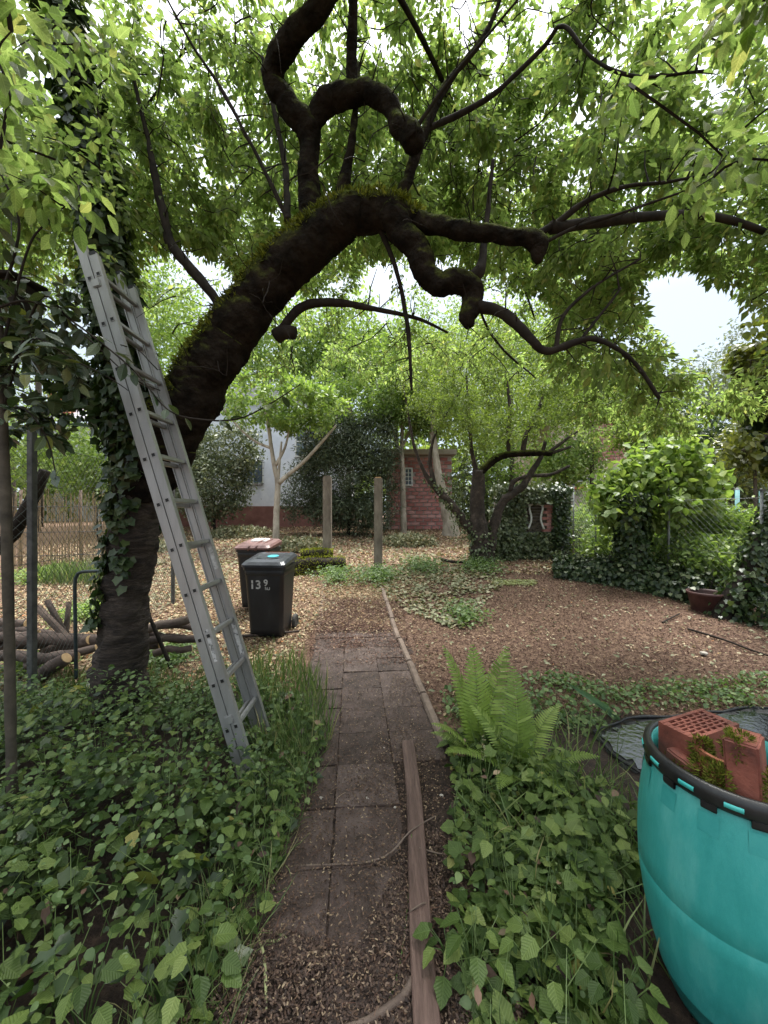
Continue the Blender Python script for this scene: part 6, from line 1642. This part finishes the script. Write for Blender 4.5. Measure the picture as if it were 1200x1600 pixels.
litter('fresh_cuttings', groundpoly([(772, 908), (836, 908), (836, 916), (772, 916)]), 800, (.04, .09), LM['pale_strap'], 'fresh light green clippings on the mulch before the apple tree', .5, T_NARROW, .02)
# heaps of cut ivy in the back
for (px_, py_, rx, rz, n_, lb) in ((470, 850, 52, 16, 3200, 'heap of pale cut ivy behind the left gate post'), (640, 842, 46, 14, 2600, 'heap of pale cut ivy right of the right gate post'), (375, 830, 50, 16, 2600, 'heap of cut greenery behind the bins'), (260, 850, 40, 12, 1800, 'low heap of cut greenery seen through the ladder')):
    g_ = G(px_, py_ + 8)
    q = ellipsoid_pts((g_.x, g_.y, g_.z + .05), (rx * g_.y / F, .8, rz * g_.y / F), n_, .5)
    q[:, 2] = np.maximum(q[:, 2], gz(q[:, 0], q[:, 1]) + .02)
    tag(leaves('cutting_heap', T_RH, q, rdir(n_), nrm(rdir(n_) + np.array([[0, -.3, 1]])), rng.uniform(.06, .14, n_), LM['cutgreen'], None, 'stuff'), lb, 'heap')
# mossy logs beside the gate post
for k, (xa, ya, xb, yb, d_, wd, lb, moss) in enumerate(((455, 884, 540, 880, 8.1, 19, 'log thickly covered in bright yellow moss by the left gate post', 1), (450, 898, 500, 893, 8.0, 17, 'mossy log low at the left of the stack by the gate post', 1), (490, 900, 545, 896, 8.0, 16, 'dark mossy log low at the right of the stack by the gate post', .5), (448, 874, 475, 878, 8.2, 14, 'dark log end sticking out beside the bin', 0), (470, 868, 520, 866, 8.3, 14, 'thin mossy log at the back of the stack by the gate post', 1))):
    p1, p2 = P(xa, ya, d_), P(xb, yb, d_ + .2); r = wd / 2 * d_ / F
    e = empty('mossy_log', (p1.x, p1.y, min(p1.z, p2.z) - r), lb, 'log', 'mossy logs by the gate post')
    pts, rad = spline([(p1, r), (p1.lerp(p2, .5) + Vector((0, 0, .02)), r * 1.05), (p2, r * .9)], .06)
    MB().tube(pts, rad, 12, True, .25, k * 3).build('bark', M['twig'], e, smooth=True)
    if moss:
        a1, n1, _ = on_path(pts, rad, int(1500 * moss), .02); ok = n1[:, 2] > -.3
        leaves('moss', T_NARROW, a1[ok], nrm(n1[ok] + rdir(ok.sum()) * .7), rdir(ok.sum()), rng.uniform(.025, .06, ok.sum()), LM['moss_bright'], e, 'stuff')

# ================================================================== low growth
LEFT = [(-4.2, .2), (-.52, .2), (-.5, 1.2), (-.46, 1.6), (-.41, 2.1), (-.38, 2.55), (-.58, 3.0), (-.95, 3.3), (-1.6, 3.15), (-2.6, 3.2), (-4.2, 3.0)]
RIGHT = [(.26, .2), (3.0, .2), (3.0, 1.4), (1.6, 1.7), (1.25, 2.05), (1.02, 2.4), (.75, 2.65), (.45, 2.65), (.42, 2.3), (.34, 1.9), (.27, 1.5)]
drumfree = lambda xy: np.hypot(xy[:, 0] - BC.x, xy[:, 1] - BC.y) > .36
def bank(xy, edge, h0, h1):
    """growth gets taller away from the path"""
    d = np.clip(np.abs(xy[:, 0] - edge) / .6, 0, 1)
    v = np.array([mnoise.noise((a * 2.2, b * 2.2, 8.2)) for a, b in xy])
    return (h0 + (h1 - h0) * d) * np.clip(1 + .9 * v, .35, 1.7) * np.where((xy[:, 0] > .85) & (xy[:, 1] > 1.4), .6, 1)
def add_cover(name, poly, n, size, lm, tmpl, edge, h0, h1, label, tilt=.6, near=None, clump=1.8):
    xy = clumpy(sample_poly(poly, n), clump, .45)
    if near is not None: xy = xy[near(xy)]
    xy = xy[drumfree(xy) & edge_ok(xy)]
    o = cover_leaves(name, xy, bank(xy, edge, h0, h1), size[0] * .55 + (size[1] * 1.1 - size[0] * .55) * rng.random(len(xy)) ** 1.7, lm, tmpl, None, tilt)
    tag(o, label, 'ground cover')
    return o
nearf = lambda xy: rng.random(len(xy)) < np.clip(1.35 - xy[:, 1] * .38, .12, 1)
farf = lambda xy: rng.random(len(xy)) < np.clip((xy[:, 1] - .9) * .6, .05, 1)
add_cover('broadleaf_cover', LEFT, 19000, (.034, .072), LM['cover'], T_FINE, -.5, .08, .27, 'dark green broad-leaved ground cover filling the left bed', .55, nearf)
add_cover('small_leaf_cover', LEFT, 36000, (.016, .04), LM['cover2'], T_BROAD, -.5, .1, .36, 'fine-leaved weeds in the left bed around the ladder foot', .8, farf)
add_cover('ivy_cover', LEFT, 5000, (.04, .075), LM['ivy'], T_IVY, -.5, .06, .26, 'dark ivy creeping through the left bed', .5)
add_cover('broadleaf_cover_right', RIGHT, 14000, (.036, .08), LM['cover'], T_FINE, .45, .08, .26, 'glossy broad-leaved ground cover between path and drum', .55)
add_cover('lobed_cover_right', RIGHT, 1800, (.04, .075), LM['cover'], T_IVY, .45, .12, .34, 'lobed leaves standing above the right bed', .6)
add_cover('small_leaf_cover_right', RIGHT, 12000, (.018, .04), LM['cover2'], T_BROAD, .45, .06, .26, 'fine-leaved weeds in the right bed', .8)
# upright nettle-like weeds with paired leaves up their stems
def nettles(name, poly, n, h, size, lm, label, edge):
    mb = MB(); pos, fw, up, sz = [], [], [], []
    for x, y in clumpy(sample_poly(poly, n), 1.6, .15):
        if math.hypot(x - BC.x, y - BC.y) < .42: continue
        hh = random.uniform(*h) * (0.55 + .45 * min(1, abs(x - edge) / .5)); z = float(gz(x, y))
        dx, dy = random.uniform(-.3, .3) * hh, random.uniform(-.3, .3) * hh
        mb.tube([(x, y, z), (x + dx * .4, y + dy * .4, z + hh * .55), (x + dx, y + dy, z + hh)], [.0028, .0022, .0012], 4, False)
        k_ = random.randint(4, 7); a0 = random.random() * 6.3; s0 = random.uniform(*size)
        for j in range(k_):
            t = .35 + .65 * j / (k_ - 1); a = a0 + j * math.pi / 2
            c = (x + dx * t, y + dy * t, z + hh * t)
            for sg in (0, math.pi):
                pos.append(c); fw.append((math.cos(a + sg), math.sin(a + sg), random.uniform(-.35, .25))); up.append((random.uniform(-.2, .2), random.uniform(-.2, .2), 1)); sz.append(s0 * (1.15 - .55 * j / (k_ - 1)) * random.uniform(.85, 1.15))
    e = leaves(name, T_CHERRY, np.array(pos), np.array(fw), np.array(up), sz, lm, None, 'stuff', np.full(len(pos), 1.25))
    tag(e, label, 'weeds')
    tag(mb.build(name + '_stems', LM['cover2'], kind='stuff'), 'stems of the ' + label, 'stems')
nettles('nettles', LEFT, 420, (.22, .42), (.035, .075), LM['cover'], 'upright nettle-like weeds scattered through the left bed', -.45)
nettles('nettles_right', RIGHT, 170, (.18, .34), (.04, .08), LM['cover'], 'upright nettle-like weeds scattered through the right bed', .3)
xy = clumpy(sample_poly(LEFT, 700)); xy = np.vstack([xy, clumpy(sample_poly(RIGHT, 350))]); xy = xy[drumfree(xy)]
tag(cover_leaves('dead_leaves', xy, np.full(len(xy), .2), rng.uniform(.03, .07, len(xy)), LM['litter_dark'], T_OV, None, .8), 'withered brown leaves caught in the ground cover', 'dead leaves')
# leaf stalks
mb = MB()
for poly, n_ in ((LEFT, 900), (RIGHT, 500)):
    for x, y in sample_poly(poly, n_):
        if math.hypot(x - BC.x, y - BC.y) < .3: continue
        h_ = random.uniform(.12, .36); z = float(gz(x, y))
        mb.tube([(x, y, z), (x + random.uniform(-.04, .04), y + random.uniform(-.04, .04), z + h_ * .6), (x + random.uniform(-.1, .1), y + random.uniform(-.1, .1), z + h_)], [.0022, .0018, .001], 3, False)
tag(mb.build('weed_stems', LM['cover2'], kind='stuff'), 'thin green stalks among the ground cover', 'stems')
# grass
def grass(name, xy, h, lm, label, lean=.35, wide=1.0):
    n = len(xy)
    z = gz(xy[:, 0], xy[:, 1])
    fwd = nrm(np.array([[0, 0, 1.0]]) + rdir(n) * lean)
    o = leaves(name, T_BLADE, np.column_stack([xy, z]), fwd, rdir(n), h * rng.uniform(.5, 1.1, n), lm, None, 'stuff', np.full(n, wide))
    return tag(o, label, 'grass')
gp1 = groundpoly([(372, 1130), (380, 1060), (420, 1035), (480, 1045), (515, 1110), (520, 1160), (470, 1200), (400, 1180)])
grass('grass_tuft', clumpy(sample_poly(gp1, 1500), 5, .1), .3, LM['grass'], 'tall light green grass between ladder foot and path', .35, .7)
grass('grass_edge', clumpy(sample_poly([(-.8, .6), (-.5, .6), (-.4, 2.6), (-.55, 3.1), (-.8, 2.6), (-.75, 1.5)], 2600)), .22, LM['grass'], 'grass blades hanging over the left edge of the path', .8, .45)
grass('grass_back', clumpy(sample_poly([(-3.0, 2.8), (-1.0, 3.0), (-1.0, 3.4), (-3.0, 3.6)], 1500)), .3, LM['grass'], 'grass growing round the cherry foot', .4, .6)
grass('reed_grass', sample_poly([(-6.8, 7.2), (-5.2, 7.2), (-5.2, 8.0), (-6.8, 8.0)], 900), .4, LM['grass'], 'bright grass growing before the reed screen', .3, .9)
grass('grass_right', clumpy(sample_poly([(.55, 1.0), (1.4, 1.6), (1.5, 2.7), (.5, 2.7)], 700)), .32, LM['grass'], 'scattered grass blades in the right bed', .6, .6)
# fringe of weeds behind the fern, along the pond and round the gate posts
FR = groundpoly([(690, 1085), (760, 1060), (880, 1062), (960, 1075), (1200, 1060), (1260, 1085), (1200, 1108), (1000, 1120), (940, 1150), (880, 1160), (700, 1130)])
xy = clumpy(sample_poly(FR, 3800), 2.2, .02); xy = xy[edge_ok(xy)]
tag(cover_leaves('weed_fringe', xy, np.full(len(xy), .09), rng.uniform(.02, .05, len(xy)), LM['cover2'], T_BROAD, None, .8), 'low weeds along the edge of the mulch behind the fern', 'ground cover')
grass('fringe_grass', clumpy(sample_poly(FR, 2200), 2.2, .05)[:1100], .13, LM['grass'], 'short grass along the mulch edge near the pond', .7, .6)
for (px_, py_, n_, lb) in ((590, 905, 1500, 'green weeds at the foot of the right gate post'), (527, 905, 1300, 'green weeds at the foot of the left gate post'), (750, 890, 1400, 'ivy and weeds round the apple tree foot'), (140, 960, 1600, 'bright weeds behind the log pile'), (70, 1040, 1800, 'weeds growing over the front of the branch pile'), (265, 1030, 1500, 'weeds growing between trunk and ladder'), (60, 905, 1500, 'bright weeds below the reed screen'), (725, 965, 700, 'small weed clump beside the kerb behind the fern'), (660, 890, 1400, 'pale weeds right of the gate posts')):
    g_ = G(px_, py_)
    xy = np.array([g_.x, g_.y]) + rng.normal(size=(n_, 2)) * np.array([.028, .04]) * g_.y
    tag(cover_leaves('weed_clump', xy, np.full(n_, .028 * g_.y), rng.uniform(.03, .075, n_), LM['cover2'] if px_ > 150 else LM['bright'], T_RH, None, .8), lb, 'weeds')

# ================================================================== ferns
def frond(e, base, az, length, lean, curl, seed):
    """one frond: arching rachis with two rows of toothed pinnae"""
    rr = random.Random(seed)
    n = 30
    pts = []
    a = Vector((math.cos(az), math.sin(az), 0))
    p = Vector(base); th = lean
    st = length / n
    for i in range(n + 1):
        pts.append(p.copy())
        th += curl / n * (i / n) * 2
        p = p + (a * math.sin(th) + Vector((0, 0, math.cos(th)))) * st
    rach = MB().tube(pts, [.004 * (1 - .8 * i / n) for i in range(n + 1)], 5)
    fo = rach.build('frond', LM['fern'], e)
    pos, fw, up, sz = [], [], [], []
    side = a.cross(Vector((0, 0, 1))).normalized()
    for i in range(3, 34):
        t = i / 34
        ii = t * n; k = min(int(ii), n - 1); c = pts[k].lerp(pts[k + 1], ii - k)
        tan = (pts[k + 1] - pts[k]).normalized()
        nor = side.cross(tan).normalized()
        pl_ = length * .17 * math.sin(math.pi * min(1, (t * .93 + .07)) ** .75) ** .8 * (1.0 if t > .15 else .75)
        for s_ in (-1, 1):
            d_ = (side * s_ + tan * .42 + nor * rr.uniform(-.12, .02)).normalized()
            pos.append(c); fw.append(d_); up.append(nor + Vector((rr.uniform(-.15, .15), rr.uniform(-.15, .15), 0))); sz.append(pl_ + .004)
    T_PIN = (np.array([(-.07, 0, 0), (.07, 0, 0), (-.1, .3, .02), (.1, .3, .02), (-.085, .6, .0), (.085, .6, .0), (-.05, .85, -.04), (.05, .85, -.04), (0, 1, -.08)], float), [(0, 1, 3), (0, 3, 2), (2, 3, 5), (2, 5, 4), (4, 5, 7), (4, 7, 6), (6, 7, 8)])
    wd_ = np.minimum(length / 32 * .8 / (.2 * np.array(sz)), 2.2)
    leaves('pinnae', T_PIN, [tuple(q) for q in pos], [tuple(q) for q in fw], [tuple(q) for q in up], sz, LM['fern'], fo, None, wd_, np.full(len(pos), rr.random()) * .6 + rng.random(len(pos)) * .3)
    return fo
f1 = gp(752, 1190)
fe = empty('fern', f1, 'tall bright green fern beside the kerb', 'fern')
for k, (az, ln_, le, cu) in enumerate(((100, .78, .05, .35), (150, .8, .2, .45), (40, .8, .22, .5), (190, .62, .55, .9), (215, .55, .75, 1.0), (265, .5, .6, 1.1), (320, .5, .7, 1.1), (355, .56, .6, 1.0), (240, .42, 1.0, .8), (170, .5, .9, .8), (120, .6, .35, .6))):
    frond(fe, f1 + Vector((random.uniform(-.03, .03), random.uniform(-.03, .03), 0)), R(az), ln_ * (.95 if k < 3 else .74), le, cu, k)
f2 = gp(812, 1222)
fe = empty('fern', f2, 'smaller spreading fern between the tall fern and the pond', 'fern')
for k, (az, ln_, le, cu) in enumerate(((85, .66, .1, .5), (30, .55, .5, .9), (345, .5, .8, .9), (140, .55, .5, .8), (290, .42, .8, 1.0), (235, .45, .8, 1.0), (195, .5, .75, .9), (60, .5, .35, .9))):
    frond(fe, f2, R(az), ln_, le, cu, 40 + k)
# strap leaf by the pond
ir = empty('iris', gp(965, 1132), 'single bluish strap leaf bending beside the pond', 'plant')
for k, ctl in enumerate(([(966, 1125, .0), (945, 1105, .04), (915, 1085, .08), (885, 1066, .1)], [(968, 1128, .0), (950, 1112, .05), (930, 1098, .07)])):
    g_ = [P(x, y, 2.95) for x, y, h in ctl]
    mb = MB()
    for i, q in enumerate(g_):
        wv = (.03, .035, .028, .003)[i] if len(g_) == 4 else (.02, .02, .003)[i]
        mb.v += [tuple(q + Vector((wv * .5, -.006, wv * .55))), tuple(q + Vector((0, .012, -.006))), tuple(q - Vector((wv * .5, -.006, wv * .55)))]
    for i in range(len(g_) - 1):
        for j in range(2): mb.f.append((i * 3 + j, i * 3 + j + 1, (i + 1) * 3 + j + 1, (i + 1) * 3 + j))
    mb.build('leaf', LM['iris'], ir, smooth=True)
# tall flowering grass stalks by the right bed
for k, (ctl, lb) in enumerate((([(772, 1330), (766, 1250), (758, 1190), (752, 1150)], 'tall seeding grass stalk standing before the fern'), ([(748, 1310), (740, 1260), (732, 1215)], 'short bare grass stalk left of the seeding stalk'), ([(800, 1440), (786, 1390), (775, 1330)], 'leaning pale grass stalk in the right bed'))):
    d_ = G(ctl[0][0], ctl[0][1] + 60).y
    pts, rad = spline([(P(x, y, d_), .003 - .0006 * i) for i, (x, y) in enumerate([(ctl[0][0] + 2, ctl[0][1] + 60)] + ctl)], .03)
    e = empty('grass_stalk', pts[0], lb, 'grass stalk')
    MB().tube(pts, rad, 5).build('stalk', LM['grass'], e, smooth=True)
    if k == 0:
        q = np.array([tuple(pts[-1] + (pts[-4] - pts[-1]) * t) for t in rng.random(40)]) + rng.normal(size=(40, 3)) * .004
        leaves('seed_head', T_NARROW, q, rdir(40) + np.array([[0, 0, 1]]), rdir(40), rng.uniform(.01, .02, 40), LM['cutgreen'], e, None)
    leaves('blade', T_BLADE, np.array([tuple(pts[len(pts) // 3]), tuple(pts[len(pts) // 2])]), np.array([[.6, -.3, .8], [-.6, -.2, .8]]), rdir(2), [.12, .1], LM['grass'], e, None)
# single plants that stand out in the beds
def leafy_plant(name, label, px_, py_, n, size, h, lm, tmpl, cat='plant', lift=1.0):
    c = G(px_, py_); e = empty(name, c, label, cat)
    for k in range(n):
        a = 2 * math.pi * k / n + random.uniform(-.3, .3); r_ = random.uniform(.03, .12)
        top = c + Vector((math.cos(a) * r_, math.sin(a) * r_, h * random.uniform(.7, 1.1)))
        MB().tube([c, c.lerp(top, .5) + Vector((0, 0, h * .15)), top], [.0025, .002, .0015], 4).build('stalk', LM['cover2'], e)
        single_leaf(tmpl, lm, name + '_leaf', top, (math.cos(a), math.sin(a), -.25), Vector((0, 0, 1)) + Vector(rdir(1)[0]) * .4, random.uniform(*size), e)
    return e
dk = [(245, 1420, 2, (.08, .11), .24, 'pale', 'upright yellow-green dock leaves in the left bed'), (175, 1460, 2, (.1, .13), .2, 'cover', 'broad arching dock leaves left of the yellow-green ones'), (90, 1130, 4, (.09, .13), .3, 'laurel', 'glossy seedling at the foot of the pole-like stem')]
for px_, py_, n_, sz, h_, lm_, lb in dk:
    leafy_plant('dock_plant', lb, px_, py_, n_, sz, h_, LM['moss'] if lm_ == 'pale' else LM[lm_], T_LAUREL)
PLN = [(200, 1300, 'round-leaved plant in the middle of the left bed'), (330, 1240, 'leafy weed at the path side of the left bed'), (60, 1330, 'big-leaved weed at the left edge of the picture'), (310, 1530, 'leafy weed at the lower path side of the left bed'), (130, 1570, 'big-leaved weed at the bottom of the left bed'), (420, 1220, 'pale-leaved weed beside the slabs on the left'),
       (770, 1320, 'glossy-leaved weed below the fern'), (870, 1230, 'large-leaved weed right of the smaller fern'), (930, 1290, 'large-leaved weed just left of the drum'), (740, 1480, 'lobed-leaved weed at the right side of the batten'), (850, 1500, 'leafy weed in the middle of the right bed'), (960, 1560, 'leafy weed at the foot of the drum'), (700, 1440, 'small lobed plant touching the batten')]
for k, (px_, py_, lb) in enumerate(PLN):
    leafy_plant('weed_plant', lb, px_, py_ + 60, 11, (.045, .08), .22 if k != 12 else .1, LM['cover'], T_IVY if k in (9, 12, 4) else T_FINE)
bf = G(272, 1560)
fl = empty('buttercup', bf, 'tiny yellow flower on a thin stalk low in the left bed', 'flower')
top = bf + Vector((.0, 0, .12)); top = P(272, 1525, top.y)
MB().tube([bf, bf.lerp(top, .5) + Vector((.01, 0, 0)), top], [.0015] * 3, 4).build('stalk', LM['grass'], fl)
for k in range(5):
    a = 2 * math.pi * k / 5
    single_leaf(T_BROAD, LM['flower'], 'petal', top, (math.cos(a), math.sin(a), .5), (0, -.2, 1), .011, fl, 'petal')
# pebbles and bits on the path
me = None
bm = bmesh.new(); bmesh.ops.create_icosphere(bm, subdivisions=1, radius=1)
for v in bm.verts: v.co += v.co * (.25 * mnoise.noise(v.co * 2))
me = bpy.data.meshes.new('pebble'); bm.to_mesh(me); bm.free(); me.materials.append(M['stone'])
for (px_, py_, s_, lb) in ((502, 1252, .011, 'white pebble at the left side of the slabs'), (574, 1252, .009, 'cream petal-like pebble in the middle of the slabs'), (690, 1248, .011, 'white pebble right of the batten'), (617, 1266, .007, 'small white pebble left of the batten'), (600, 1172, .006, 'tiny pale pebble on the far slabs'), (1100, 1025, .035, 'pale stone on the mulch near the fallen branch'), (1150, 950, .04, 'yellowish stone beside the plant pot'), (460, 975, .03, 'white stone by the bin wheel')):
    o = bpy.data.objects.new('pebble', me); COL.objects.link(o)
    g_ = G(px_, py_); o.location = (g_.x, g_.y, g_.z + s_ * .5 + .012); o.scale = (s_ * 1.3, s_, s_ * .7); o.rotation_euler = (0, 0, random.random() * 6)
    tag(o, lb, 'pebble', 'pebbles on the ground')
